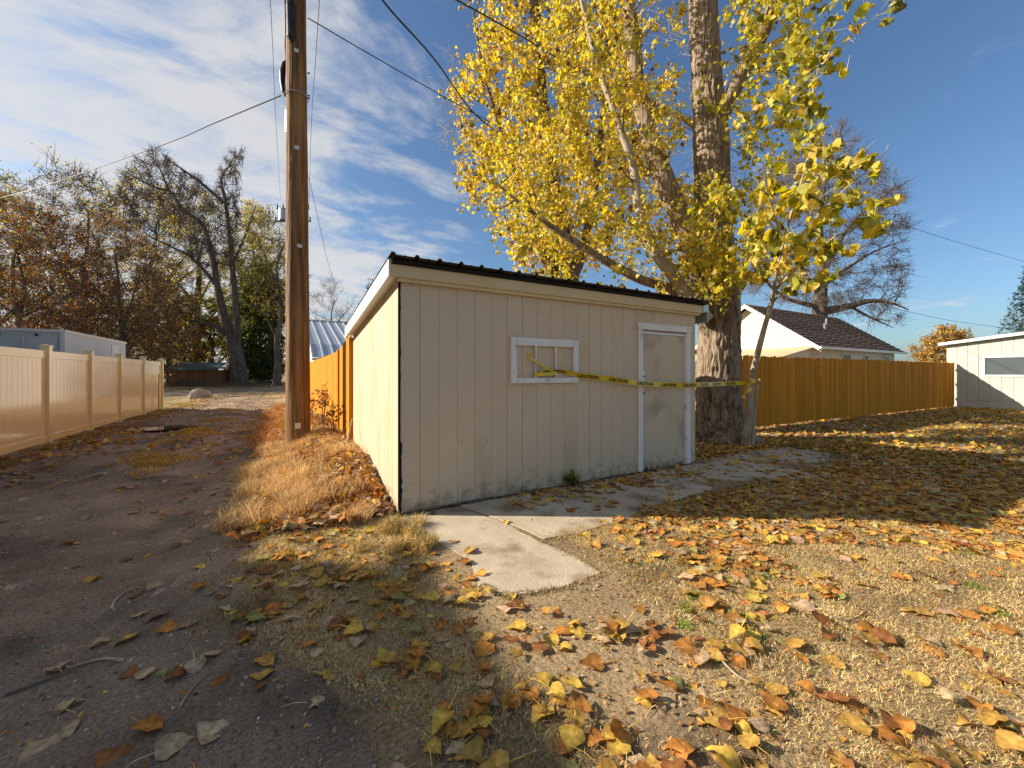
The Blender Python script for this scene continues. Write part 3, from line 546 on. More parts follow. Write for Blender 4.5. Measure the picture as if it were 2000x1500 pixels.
# window
wl0 = onY(998, 658, SY0 - .03); wl1 = onY(1129, 663, SY0 - .03)
WX0, WX1 = wl0.x, wl1.x; WZ1 = onY(998, 658, SY0 - .03).z; WZ0 = onY(998, 749, SY0 - .03).z
win = MB(); win.box(WX0, WX0 + .075, SY0 - .042, SY0 - .002, WZ0, WZ1 - .002); win.box(WX1 - .075, WX1, SY0 - .042, SY0 - .002, WZ0, WZ1 - .002)
win.box(WX0 + .077, WX1 - .077, SY0 - .042, SY0 - .002, WZ1 - .092, WZ1); win.box(WX0 + .077, WX1 - .077, SY0 - .046, SY0 - .002, WZ0, WZ0 + .062)
wf = toshed(win).build('window_frame', M['white'], shed, bevel=.003)
spx = [onY(1047, 700, SY0 - .03).x, onY(1086, 700, SY0 - .03).x]
for sx_ in spx:
    z0, z1 = WZ0 + .06, WZ1 - .09; H = z1 - z0; prof = [(0, .016), (.18, .016), (.2, .011), (.3, .009), (.42, .012), (.5, .018), (.53, .012), (.56, .018), (.6, .012), (.72, .010), (.8, .011), (.82, .016), (1, .016)]
    mb = MB(); mb.tube([(sx_, SY0 - .024, z0 + p * H) for p, r in prof], [r for p, r in prof], 10); toshed(mb).build('spindle', M['white'], wf, smooth=False)

# ------------------------------------------------------------------ caution tape
sap_pt = at(1466, 748, 7.35)
path = [Vector((spx[0] - .01, SY0 - .05, onY(1045, 727, SY0).z)), Vector((spx[1], SY0 - .06, onY(1086, 724, SY0).z)), Vector((WX1, SY0 - .08, onY(1129, 733, SY0).z)),
        Vector((3.75, SY0 - .12, onY(1193, 741, SY0 - .1).z)), onY(1247, 748, SY0 - .12), onY(1300, 751.5, SY0 - .11), onY(1345, 752, SY0 - .09), Vector((SX1 + .02, SY0 - .05, onY(1366, 751, SY0).z)),
        at(1400, 750, 6.72), at(1432, 748.5, 7.05), sap_pt + Vector((0, -.03, 0))]
def catmull(pts, k=12):
    out = []; n = len(pts)
    for i in range(n - 1):
        p0, p1, p2, p3 = pts[max(i - 1, 0)], pts[i], pts[i + 1], pts[min(i + 2, n - 1)]
        for j in range(k):
            t_ = j / k; out.append(.5 * ((2 * p1) + (p2 - p0) * t_ + (2 * p0 - 5 * p1 + 4 * p2 - p3) * t_ ** 2 + (3 * p1 - p0 - 3 * p2 + p3) * t_ ** 3))
    out.append(pts[-1]); return out
cp = catmull(path); cum = [0]
for i in range(1, len(cp)): cum.append(cum[-1] + (cp[i] - cp[i - 1]).length)
def tape_frame(s):
    s = max(0, min(s, cum[-1] - 1e-5)); i = max(k for k in range(len(cum)) if cum[k] <= s); i = min(i, len(cp) - 2)
    f = (s - cum[i]) / max(cum[i + 1] - cum[i], 1e-6); p = cp[i].lerp(cp[i + 1], f); tan = (cp[min(i + 2, len(cp) - 1)] - cp[max(i - 1, 0)]).normalized()
    side = Vector((0, 0, 1)); nrm = tan.cross(side).normalized(); up = nrm.cross(tan)
    ang = math.radians(60) * math.exp(-(s / .55) ** 2) + math.radians(28) * math.exp(-((s - 1.2) / .35) ** 2) + .25 * math.sin(s * 3.1)
    if s > cum[-1] - .35: ang += (s - cum[-1] + .35) * 2.5
    return p, tan, (up * math.cos(ang) + nrm * math.sin(ang)), (nrm * math.cos(ang) - up * math.sin(ang))
tape = empty('caution_tape', path[0], 'yellow caution tape stretched from the shed window across the door to the sapling', 'tape')
TW = .036
mb = MB(); NS = 150; vs = []
for i in range(NS + 1):
    p, tn, up, nr = tape_frame(cum[-1] * i / NS); w = TW * (1 - .25 * math.exp(-(i / 14) ** 2) - .4 * math.exp(-((i - NS) / 6) ** 2)); q = nr * .006 * math.sin(i * .7)
    vs += [p + up * w - path[0], p + q - path[0], p - up * w - path[0]]
mb.add(vs, [(3 * i + j, 3 * i + j + 1, 3 * i + 4 + j, 3 * i + 3 + j) for i in range(NS) for j in (0, 1)]); mb.build('ribbon', M['tape'], tape, smooth=True)
fc = bpy.data.curves.new('caution_text', 'FONT'); fc.body = 'CAUTION'; fc.size = .066; fc.align_x = 'CENTER'; fc.resolution_u = 2
fc.offset = .0018
tobj = bpy.data.objects.new('tmp_text', fc); COL.objects.link(tobj); dg = bpy.context.evaluated_depsgraph_get(); tme = bpy.data.meshes.new_from_object(tobj.evaluated_get(dg)); bpy.data.objects.remove(tobj)
tv = [v.co.copy() for v in tme.vertices]; tfc = [tuple(p.vertices) for p in tme.polygons]
s = .26
sdir = 1 if (tape_frame(1)[3].y < 0) else -1
while s < cum[-1] - .2:
    vs = []
    for c in tv:
        p, tn, up, nr = tape_frame(s + c.x * 1.12); nn_ = nr if nr.y < 0 else -nr
        vs.append(p + up * (c.y - .0235) * .95 + nn_ * .009 - path[0])
    MB().add(vs, tfc).build('lettering', M['ink'], tape); s += .5
# loose ends
def ribbon(name, pts, w, parent, off):
    pts = catmull([Vector(p) for p in pts], 6); vs = []; n = len(pts)
    for i, p in enumerate(pts):
        tn = (pts[min(i + 1, n - 1)] - pts[max(i - 1, 0)]).normalized(); a = tn.cross(Vector((0, -1, 0))).normalized(); a = (a + Vector((0, .5 * math.sin(i * .6), 0))).normalized()
        vs += [p + a * w - off, p - a * w - off]
    return MB().add(vs, [(2 * i, 2 * i + 1, 2 * i + 3, 2 * i + 2) for i in range(n - 1)]).build(name, M['tape'], parent)
Y0 = SY0 - .045
ribbon('loose_end', [onY(1032, 688, Y0), onY(1038, 693, Y0 - .01), onY(1036, 698, Y0), onY(1050, 708, Y0 - .03), onY(1066, 718, Y0 - .02), onY(1084, 728, Y0 - .03)], .014, tape, path[0])
ribbon('loose_end', [onY(1044, 731, Y0), onY(1060, 731, Y0 - .02), onY(1086, 729, Y0 - .02)], .022, tape, path[0])
for off_, dv in ((0, 0),):
    ribbon('loose_end', [at(1474, 742, 7.28), at(1462, 752, 7.25), at(1466, 760, 7.24), at(1456, 768, 7.22), at(1452, 778, 7.2)], .03, tape, path[0])
ribbon('loose_end', [at(1459, 745, 7.2), at(1467, 742, 7.17), at(1476, 746, 7.2)], .035, tape, path[0])

# ------------------------------------------------------------------ cream vinyl fence
vf = empty('vinyl_fence', (-4.03, 2, 0), 'long cream vinyl privacy fence along the left side of the gravel alley', 'fence')
posts = [.6, 2.8, 4.9, 7.05, 9.25, 11.45, 13.5, 15.55, 17.8, 20.15]
HF = 1.83
pm_ = MB(); pm_.box(-.065, .065, -.065, .065, -.02, 1.93); pmesh = pm_.mesh('post'); pmesh.materials.append(M['vinyl'])
c_ = MB(); c_.box(-.078, .078, -.078, .078, 1.93, 1.955); c_.add([(-.065, -.065, 1.955), (.065, -.065, 1.955), (.065, .065, 1.955), (-.065, .065, 1.955), (0, 0, 1.985)], [(0, 1, 4), (1, 2, 4), (2, 3, 4), (3, 0, 4)]); cmesh = c_.mesh('post_cap'); cmesh.materials.append(M['vinyl'])
bm_ = MB(); bm_.prism([(-.012, 0.0035), (-.012, .1515), (-.008, .155), (.008, .155), (.012, .1515), (.012, .0035), (.008, 0), (-.008, 0)], .17, 1.72, 'z'); bmesh_ = bm_.mesh('board'); bmesh_.materials.append(M['vinyl'])
for i, py_ in enumerate(posts):
    p = link('post', pmesh, None, vf); p.location = (0, py_ - 2, 0)
    k = link('post_cap', cmesh, None, p)
    if i + 1 < len(posts):
        a, b_ = py_ + .065 - 2, posts[i + 1] - .065 - 2
        MB().box(-.025, .025, a, b_, 1.70, 1.85).build('top_rail', M['vinyl'], vf, bevel=.004); MB().box(-.025, .025, a, b_, .05, .18).build('bottom_rail', M['vinyl'], vf, bevel=.004)
        nb = round((b_ - a) / .157); st_ = (b_ - a) / nb
        for q in range(nb):
            o = link('board', bmesh_, None, vf); o.location = (0, a + q * st_, 0); o.scale = (1, st_ / .157, 1)
vr = empty('vinyl_fence', (-4.03, 20.15, 0), 'short return of the cream vinyl fence behind its far end post', 'fence')
MB().box(-3.1, -.07, -.025, .025, 1.70, 1.85).build('top_rail', M['vinyl'], vr); MB().box(-3.1, -.07, -.025, .025, .05, .18).build('bottom_rail', M['vinyl'], vr)
for q in range(19):
    o = link('board', bmesh_, None, vr); o.location = (-.08 - q * .157, 0, 0); o.rotation_euler = (0, 0, math.pi / 2)
o = link('post', pmesh, None, vr); o.location = (-3.17, 0, 0); link('post_cap', cmesh, None, o)
st = MB(); st.tube([(-3.93, 19.3, 0), (-3.94, 19.4, 1.35)], .02, 6); tag(st.build('wooden_stake', M['cedar']), 'thin brown wooden stake leaning on the far end of the cream fence', 'stake')

# ------------------------------------------------------------------ cedar fences
def plank_mesh(w, h_, th, dog=.025):
    mb = MB(); mb.prism([(0, 0), (w, 0), (w, h_ - dog), (w - dog, h_), (dog, h_), (0, h_ - dog)], -th / 2, th / 2, 'y'); me = mb.mesh('plank'); me.materials.append(M['cedar']); return me
pk = plank_mesh(.139, 1.80, .018)
cf = empty('cedar_fence', (9.0, 5.72, 0), 'long orange cedar plank fence running from the big tree to the pale garage', 'fence')
x0, y0, x1, y1 = 9.0, 5.72, 24.3, 5.20; ang = math.atan2(y1 - y0, x1 - x0); Lf = math.hypot(x1 - x0, y1 - y0); cf.rotation_euler = (0, 0, ang)
rf = random.Random(4); q = 0; i = 0
while q < Lf - .1:
    o = link('plank', pk, None, cf); o.location = (q, 0, .05 + rf.uniform(-.014, .014)); o.rotation_euler = (rf.gauss(0, .004), rf.gauss(0, .003), rf.gauss(0, .02)); q += .1415 + rf.uniform(0, .003)
for z in (.35, .95, 1.55): MB().box(0, Lf, .012, .05, z, z + .09).build('rail', M['cedar'], cf)
for k in range(7): MB().box(k * 2.44, k * 2.44 + .09, .052, .14, 0, 1.7).build('fence_post', M['cedar'], cf)
lf = empty('cedar_fence', (1.0, 6.95, 0), 'sunlit orange cedar plank fence behind the shed beside the power pole', 'fence')
y = 6.98; i = 0
while y < 19.5:
    seg1 = y < 8.35; h_ = (2.02 - (y - 6.95) * .13) if seg1 else 1.83
    x_ = .985 if seg1 else 1.02
    mb = MB(); mb.prism([(0, 0), (.139, 0), (.139, h_ - .02), (.12, h_), (.02, h_), (0, h_ - .02)], -.009, .009, 'x')
    o = mb.build('plank', M['cedar'], lf); o.location = (x_ - 1.0, y - 6.95, .03); y += .1425
    if y > 8.3 and seg1: y += .16
for (a, b_, z) in ((6.97, 8.35, .4), (6.97, 8.35, 1.5), (8.5, 19.5, .4), (8.5, 19.5, 1.45)): MB().box(.035, .075, a - 6.95, b_ - 6.95, z, z + .09).build('rail', M['cedar'], lf)
for yy in (6.90, 8.40, 8.52, 10.9, 13.3, 15.7, 18.1): MB().box(-.055 if yy < 8.6 else .045, .035 if yy < 8.6 else .13, yy - 6.95, yy - 6.95 + .085, 0, 1.86 if yy > 7 else 1.98).build('fence_post', M['cedar'], lf)

# ------------------------------------------------------------------ utility pole
PX, PY = .262, 8.16
up_ = empty('utility_pole', (PX, PY, 0), 'thick brown wooden power pole standing on the leaf heap beside the alley', 'power pole')
vs = []; fs = []; nr_, ns_ = 150, 40; HP = 11.5
for i in range(nr_ + 1):
    z = HP * (i / nr_) ** 1.15; r = .203 - .0055 * z
    for k in range(ns_):
        a = 2 * math.pi * k / ns_; d = mn.noise(Vector((math.cos(a) * 5, math.sin(a) * 5, z * .5))) * .006 + mn.noise(Vector((math.cos(a) * 22, math.sin(a) * 22, z * .8))) * .004
        ck = -.008 if abs(mn.noise(Vector((math.cos(a) * 9, math.sin(a) * 9, z * .35 + 7)))) < .02 else 0
        vs.append(((r + d + ck) * math.cos(a) - .004 * z, (r + d + ck) * math.sin(a), z))
fs = [(i * ns_ + k, i * ns_ + (k + 1) % ns_, (i + 1) * ns_ + (k + 1) % ns_, (i + 1) * ns_ + k) for i in range(nr_) for k in range(ns_)] + [tuple(range(nr_ * ns_, (nr_ + 1) * ns_))]
MB().add(vs, fs).build('pole_shaft', M['pole'], up_, smooth=True)
def pl(u, v, dt=0):                   # point at pole depth, local to the pole
    return at(u, v, 7.2 + dt) - Vector((PX, PY, 0))
def ptag(u, v, w, h_):
    c = at(u, v, 7.0) - Vector((PX, PY, 0)); d = Vector((c.x + .004 * c.z, c.y, 0)); dd = (Vector((0, 0, 0)) - Vector((PX, PY, 0))); dd.z = 0; dd.normalize(); side = Vector((dd.y, -dd.x, 0))
    off = (u - 583.5) / 780 * 7.0; r = .203 - .0055 * c.z; base = -side * off * -1; k = math.sqrt(max(r * r - off * off, .001)) + .006
    lat = Vector((Rx, Ry, 0)).normalized(); p = dd * k + lat * off; n_ = p.normalized(); s_ = Vector((-n_.y, n_.x, 0)); p.x -= .004 * c.z; p.z = c.z
    a = p - s_ * w; b_ = p + s_ * w; z = Vector((0, 0, h_)); e = n_ * .004
    MB().add([a - z, b_ - z, b_ + z, a + z, a - z - e, b_ - z - e, b_ + z - e, a + z - e], [(0, 1, 2, 3), (7, 6, 5, 4), (0, 4, 5, 1), (1, 5, 6, 2), (2, 6, 7, 3), (3, 7, 4, 0)]).build('pole_tag', M['whiteclean'], up_)
for (u, v, w, h_) in ((583.5, 95, .035, .03), (583.5, 286, .038, .032), (588, 479, .04, .03), (583, 832, .045, .05)): ptag(u, v, w, h_)
MB().tube([pl(567, -8, -.17), pl(567, -70, -.17)], .05, 12).add([], []).build('conduit_riser', M['dark'], up_)
MB().tube([pl(570, 84, -.17), pl(569, 74, -.18), pl(568, 12, -.18), pl(567, -10, -.18)], [.03, .072, .078, .05], 14).build('splice_case', M['dark'], up_)
MB().tube([pl(556, 187), pl(553, 178), pl(551, 160), pl(551, 140), pl(555, 124), pl(560, 118)], [.015, .028, .04, .046, .038, .015], 12).build('terminal_case', M['dark'], up_)
for pts, r in (([pl(557, -20), pl(557.5, 60), pl(558, 120), pl(555, 175), pl(559.5, 190), pl(560.5, 260), pl(561, 400), pl(561.5, 520)], .012), ([pl(561, -20), pl(562, 70), pl(564, 110), pl(557, 180)], .009), ([pl(555, -20, -.05), pl(557, 50), pl(556, 90), pl(559, 130)], .006)):
    MB().tube(catmull([Vector(p) for p in pts], 5), r, 6).build('riser_cable', M['cable'], up_)
MB().tube([pl(560, 215, -.03), pl(560, 258, -.03)], .022, 8).build('ground_clamp', M['galv'], up_)
for v in (187, 143, 192): MB().tube([pl(601, v), pl(604.5, v)], .014, 8).build('bolt', M['dark'], up_)
vs = []
MB().tube([(math.cos(a) * .19 - .03, math.sin(a) * .19, 6.37) for a in np.linspace(0, 6.283, 24)], .008, 5).build('pole_band', M['galv'], up_)

# distant poles with crossarms
def far_pole(u, t_, ztop_, arms, label, tr=True):
    b_ = at(u, 729.5, t_); o = empty('utility_pole', (b_.x, b_.y, 0), label, 'power pole')
    MB().tube([(0, 0, -.3), (0, 0, ztop_)], [.18, .12], 10).build('pole_shaft', M['pole'], o)
    lat = Vector((Rx, Ry, 0)).normalized()
    for (z, hw) in arms:
        a = MB().tube([lat * -hw + Vector((0, 0, z)), lat * hw + Vector((0, 0, z))], .055, 4).build('crossarm', M['bark2'], o)
        for q in (-.95, -.6, .6, .95):
            c = lat * hw * q + Vector((0, 0, z))
            MB().tube([c + Vector((0, 0, k * .07)) for k in range(6)], [.03, .07, .03, .07, .03, .05], 8).build('insulator', M['dark'], a)
    if tr:
        c = lat * -.85; MB().tube([c + Vector((0, 0, arms[0][0] + .1)), c + Vector((0, 0, arms[0][0] + .95))], .24, 12).build('transformer', M['galv'], o)
    return o
far_pole(572, 32, 15.4, [(13.6, 1.45), (14.6, 1.3)], 'distant power pole with two crossarms seen behind the near pole')
far_pole(563, 95, 12.5, [(11.6, 1.6)], 'farthest power pole at the end of the alley', False)

# ------------------------------------------------------------------ overhead wires
def wire(pts, r, label, grp='overhead wires'):
    P_ = catmull([Vector(p) for p in pts], 8); b_ = P_[0].copy(); o = MB().tube([p - b_ for p in P_], r, 5).build('overhead_wire', M['cable']); o.location = b_
    tag(o, label, 'wire', grp)
wire([at(548, 187, 7.15), at(420, 240, 9.5), at(290, 293, 13), at(60, 371, 22), at(-60, 400, 30)], .012, 'cable sloping down left from the near pole over the trees')
wire([at(601, 35, 7.15), at(750, 122, 8.2), at(905, 210, 9.6), at(1090, 310, 12.5), at(1300, 420, 17), at(1440, 500, 22)], .010, 'cable running right from the near pole into the yellow tree')
wire([at(735, -15, 5.6), at(770, 28, 6.2), at(850, 118, 7.6), at(922, 217, 9.8), at(980, 265, 11)], .016, 'thick cable coming down steeply at the top centre into the tree')
wire([at(870, -12, 5.4), at(1010, 66, 7.4), at(1180, 165, 11), at(1400, 278, 16), at(1600, 366, 20), at(1740, 429, 24), at(1870, 473, 28), at(2060, 528, 36)], .013, 'cable crossing behind the big trunk to the right edge')
wire([at(1700, 590, 30), at(1735, 599, 31), at(1850, 625, 34), at(1990, 644, 38)], .014, 'low wire above the garage at the far right')
wire([at(527, -20, 9), at(533, 100, 11), at(540, 260, 17), at(548, 388, 31)], .007, 'thin wire left of the near pole leading to the distant pole')
wire([at(625, -20, 9), at(617, 110, 11.5), at(608, 250, 18), at(603, 425, 31)], .008, 'thin wire right of the near pole leading to the distant pole')
wire([at(603, 345, 32), at(622, 430, 38), at(640, 510, 46), at(656, 562, 55)], .02, 'service wire dropping to the right behind the near pole')

# ------------------------------------------------------------------ trailer
tr = empty('cargo_trailer', (-6.6, 19, 0), 'white enclosed cargo trailer parked behind the cream fence', 'trailer')
MB().box(-1.2, 1.2, -2.6, 2.6, .5, 2.62).build('trailer_body', M['trailer'], tr, bevel=.04)
MB().box(-1.22, 1.22, -2.63, 2.63, 2.58, 2.66).build('roof_rail', M['whiteclean'], tr)
for sx_ in (-1.17, 1.17): MB().box(sx_ - .05, sx_ + .05, -2.66, -2.61, .5, 2.6).build('rear_post', M['whiteclean'], tr)
dd_ = MB().box(-1.05, 1.05, -2.64, -2.605, .6, 2.42).build('rear_door', M['trailer'], tr)
for sx_ in (-.75, -.05, .65): MB().tube([(sx_, -2.66, 2.49), (sx_, -2.62, 2.49)], .035, 10).build('marker_light', M['dark'], tr)
for sx_ in (.4,): MB().tube([(sx_, -2.67, .7), (sx_, -2.67, 2.4)], .015, 6).build('lock_bar', M['galv'], dd_)
vt = MB().box(1.2, 1.22, 1.0, 1.7, 2.1, 2.45).build('side_vent', M['whiteclean'], tr)
for sy in (-.5, .5):
    for sx_ in (-1.1, 1.1): MB().tube([(sx_ - .1, sy, .36), (sx_ + .1, sy, .36)], .36, 20).build('wheel', M['dark'], tr)

# ------------------------------------------------------------------ buildings
def planks_on(parent, name, mat, fn, a, b_, w):
    q = a
    while q < b_ - 1e-3:
        fn(q, min(q + w, b_)).build(name, mat, parent); q += w
# white house with brown roof
wh = empty('white_house', (21.2, 8.8, 0), 'white gabled house with a brown shingle roof behind the cedar fence', 'house')
hx0, hx1, hy0, hy1, ez, rzg = .35, 10.2, .35, 6.3, 2.65, 5.05; ym = (hy0 + hy1) / 2
MB().prism([(hy0, 0), (hy1, 0), (hy1, ez), (ym, rzg - .15), (hy0, ez)], hx0, hx1, 'x').build('wall', M['whitewall'], wh)
z = 1.2; k = 0
while z < 4.8:                                   # lap siding on the gable
    z2 = z + .15; f = lambda zz: hy0 if zz < ez else hy0 + (ym - hy0) * (zz - ez) / (rzg - .15 - ez)
    a0, a1 = f(z), f(min(z2, rzg - .2)); c0, c1 = 2 * ym - a0, 2 * ym - a1
    MB().add([(hx0 - .028, a0, z), (hx0 - .028, c0, z), (hx0 - .006, c1, z2), (hx0 - .006, a1, z2), (hx0 + .01, a0, z), (hx0 + .01, c0, z)], [(0, 3, 2, 1), (0, 1, 5, 4)]).build('lap_board', M['whitewall'], wh); z = z2
sl = (rzg - ez) / (ym - 0); NR = 15
for sgn in (1, -1):
    for r_ in range(NR):
        a0, a1 = r_ / NR, (r_ + 1) / NR
        Yf = lambda a: (-.02 + (ym + .02) * a) if sgn == 1 else (2 * ym + .02 - (ym + .02) * a)
        Zf = lambda a: ez - .05 + (rzg - ez + .05) * a
        cols_ = 22 if sgn == 1 else 1
        mb = MB()
        xs_ = np.linspace(0, 10.6, cols_ + 1)
        for ci_ in range(cols_):
            xa, xb = xs_[ci_] + .006, xs_[ci_ + 1] - .006; z_ = .03 + .01 * ((ci_ * 7 + r_ * 3) % 3)
            mb.add([(xa, Yf(a0), Zf(a0)), (xb, Yf(a0), Zf(a0)), (xb, Yf(a1), Zf(a1)), (xa, Yf(a1), Zf(a1)), (xa, Yf(a0), Zf(a0) + .05 + z_), (xb, Yf(a0), Zf(a0) + .05 + z_), (xb, Yf(a1), Zf(a1) + .03), (xa, Yf(a1), Zf(a1) + .03)],
                [(0, 1, 5, 4), (4, 5, 6, 7), (1, 2, 6, 5), (3, 0, 4, 7), (0, 3, 2, 1)])
        mb.build('shingle_course', M['shingle'], wh)
for sgn in (1, -1):
    Yf = lambda a: (-.05 + (ym + .05) * a) if sgn == 1 else (2 * ym + .05 - (ym + .05) * a)
    mb = MB(); mb.add([(x_, Yf(a), ez - .2 + (rzg - ez) * a + dz) for x_ in (-.04, .0) for a, dz in ((0, 0), (1, 0), (1, .2), (0, .2))], [(0, 3, 2, 1), (4, 5, 6, 7), (0, 1, 5, 4), (1, 2, 6, 5), (2, 3, 7, 6), (3, 0, 4, 7)]); mb.build('rake_board', M['whiteclean'], wh)
MB().box(-.02, 10.6, -.14, -.03, ez - .12, ez - .01).build('gutter', M['whiteclean'], wh)
MB().tube([(.25, -.08, ez - .1), (.3, .1, ez - .35), (.3, .3, ez - .5), (.3, .32, .2)], .04, 6).build('downspout', M['whiteclean'], wh)
for (a, b_) in ((3.3, 4.3), (5.9, 6.5), (8.4, 9.3)):
    f = MB().box(a, b_, hy0 - .05, hy0 - .002, 1.5, 2.42).build('window_frame', M['whiteclean'], wh); MB().box(a + .07, b_ - .07, hy0 - .056, hy0 - .051, 1.57, 2.36).build('pane', M['glass'], f)
MB().tube([(4.6, 1.6, 3.7), (4.6, 1.6, 4.15)], .05, 8).build('vent_pipe', M['galv'], wh); MB().tube([(6.3, 2.2, 4.2), (6.3, 2.2, 4.6)], .05, 8).build('vent_pipe', M['galv'], wh)
# porch lean-to on the gable
def pbox(a, b_, mb=None): return MB().add([(a, .3, 2.62), (b_, .3, 2.62), (b_, 3.6, 2.62), (a, 3.6, 2.62)], [(0, 1, 2, 3)])
for k in range(15):
    xa = -2.9 + k * .21 ; 
    MB().add([(-2.9, .2 + k * .36, 2.05), (-2.9, .54 + k * .36, 2.05), (.3, .54 + k * .36, 2.62), (.3, .2 + k * .36, 2.62), (-2.9, .2 + k * .36, 2.09), (-2.9, .54 + k * .36, 2.09), (.3, .54 + k * .36, 2.66), (.3, .2 + k * .36, 2.66)],
        [(0, 3, 2, 1), (4, 5, 6, 7), (0, 1, 5, 4), (1, 2, 6, 5), (2, 3, 7, 6), (3, 0, 4, 7)]).build('porch_roof_panel', M['trim_tan'], wh)
MB().prism([(-2.8, 0), (.33, 0), (.33, 2.58), (-2.8, 2.03)], .35, .45, 'y').build('porch_wall', M['whitewall'], wh)
# pale garage at the right
ga = empty('garage', (24.4, 5.3, 0), 'pale grey garage with a low slanted roof and sliding window at the right edge', 'garage')
def gz(y): return 2.62 + (5.45 - 5.3 - y) * .125
y = .15
MB().prism([(.15, 0), (-7, 0), (-7, gz(-7)), (.15, gz(.15))], .022, 6, 'x').build('wall', M['palegreen'], ga)
wy0, wy1, wz0, wz1 = -2.35, -1.15, 1.38, 1.92
pw = at(1928, 702, 15.6); 
def gy_(u): r = (u - 1000) / 780; t_ = 24.4 / (Fx + r * Rx); return t_ * (Fy + r * Ry) - 5.3, t_
wy1, t1_ = gy_(1924); wz1 = 1.4 + (729.5 - 699) / 780 * t1_; wz0 = 1.4 + (729.5 - 732) / 780 * t1_; wy0 = wy1 - 1.75
while y > -6.9:
    a, b_ = y - .296, y - .004; segs = [(.30, gz(y) - .03)]
    if a < wy1 and b_ > wy0: segs = [(.30, wz0 - .003), (wz1 + .003, gz(y) - .03)]
    for c, d in segs: MB().box(0, .02, a, b_, c, d).build('siding_board', M['palegreen'], ga, bevel=.002)
    y -= .3
MB().box(-.012, .02, -6.9, .15, .0, .285).build('skirt_board', M['palegreen'], ga)
mb = MB(); mb.add([(x_, yy, gz(yy) + dz) for x_ in (-.22, 6) for yy, dz in ((.35, -.02), (-7, -.02), (-7, .1), (.35, .1))], [(0, 3, 2, 1), (4, 5, 6, 7), (0, 1, 5, 4), (1, 2, 6, 5), (2, 3, 7, 6), (3, 0, 4, 7)]); mb.build('roof', M['whiteclean'], ga)
wf = MB(); wf.box(-.03, .0, wy0 - .07, wy0, wz0 - .07, wz1 + .07).box(-.03, .0, wy1, wy1 + .07, wz0 - .07, wz1 + .07).box(-.03, .0, wy0, wy1, wz1, wz1 + .07).box(-.04, .0, wy0, wy1, wz0 - .07, wz0)
ymid = wy1 - 1.02; wf.box(-.02, .01, ymid - .03, ymid + .03, wz0, wz1); wfo = wf.build('window_frame', M['whiteclean'], ga)
MB().box(.004, .012, ymid + .03, wy1 - .002, wz0 + .002, wz1 - .002).build('pane', M['glass'], wfo); MB().box(.004, .012, wy0 + .002, ymid - .03, wz0 + .002, wz1 - .002).build('pane', M['glass'], wfo)
# metal-roofed outbuilding behind the sunlit cedar fence
mo = empty('metal_roof_outbuilding', (1.25, 20.4, 0), 'outbuilding with a ribbed silver metal roof behind the pole', 'building')
MB().prism([(.3, 0), (16, 0), (16, 2.2), (8.3, 4.7), (.3, 2.15)], .25, 9, 'x').build('wall', M['whiteclean'], mo)
def mz(y): return 2.2 + y * .42 if y < 1.5 else 2.83 + (y - 1.5) * .285
for k in range(20):
    xa = -.02 + k * .46
    for (ya, yb) in ((-.15, 1.49), (1.5, 8.3)):
        MB().add([(x_, yy, mz(yy) + dz) for dz in (0, .02) for (x_, yy) in ((xa, ya), (xa + .455, ya), (xa + .455, yb), (xa, yb))], [(0, 3, 2, 1), (4, 5, 6, 7), (0, 1, 5, 4), (1, 2, 6, 5), (2, 3, 7, 6), (3, 0, 4, 7)]).add(
            [(x_, yy, mz(yy) + dz) for dz in (.02, .085) for (x_, yy) in ((xa - .03, ya), (xa + .03, ya), (xa + .03, yb), (xa - .03, yb))], [(4, 5, 6, 7), (0, 1, 5, 4), (1, 2, 6, 5), (3, 0, 4, 7)]).build('roof_panel', M['galv'], mo)
MB().box(-.1, 9.3, 8.25, 8.45, mz(8.3), mz(8.3) + .1).build('ridge_cap', M['galv'], mo)
MB().box(-.05, 9, -.18, -.1, 2.0, 2.12).build('fascia', M['whiteclean'], mo)
MB().box(.6, 1.8, .24, .29, 1.2, 1.95).build('window', M['glass'], mo)
# brown shed with green roof across the road
bp_ = at(328, 745, 43); bs = empty('brown_shed', (bp_.x, bp_.y, 0), 'small brown wooden shed with a dark green metal roof across the road', 'shed', rz=-.52)
for k in range(18):
    MB().box(k * .4, k * .4 + .385, 0, .05, 0, 2.3).build('wall_board', M['brownwood'], bs)
MB().box(.02, 7.18, .06, 4, 0, 2.3).build('wall', M['brownwood'], bs)
for k in range(9): MB().add([(k * .84 - .1, -.4, 2.25), (k * .84 + .72, -.4, 2.25), (k * .84 + .72, 1.8, 3.3), (k * .84 - .1, 1.8, 3.3), (k * .84 - .1, -.4, 2.32), (k * .84 + .72, -.4, 2.32), (k * .84 + .72, 1.8, 3.37), (k * .84 - .1, 1.8, 3.37)], [(0, 3, 2, 1), (4, 5, 6, 7), (0, 1, 5, 4), (1, 2, 6, 5), (2, 3, 7, 6), (3, 0, 4, 7)]).build('roof_panel', M['greenmetal'], bs)
wp = empty('firewood_pile', tuple(bp_ + Vector((0, 0, -bp_.z))), 'dark stacked firewood in front of the brown shed', 'firewood', rz=-.52)
for k in range(60):
    a = R2.uniform(1.2, 5.2); z = R2.uniform(.1, .95 - .12 * abs(a - 3.2)); MB().tube([(a, -1.3, z), (a + R2.uniform(-.1, .1), -.55, z + .02)], R2.uniform(.09, .15), 7).build('log', M['bark2'], wp)
bs.scale = (.74, .74, .78); wp.scale = (.74, .74, .78)
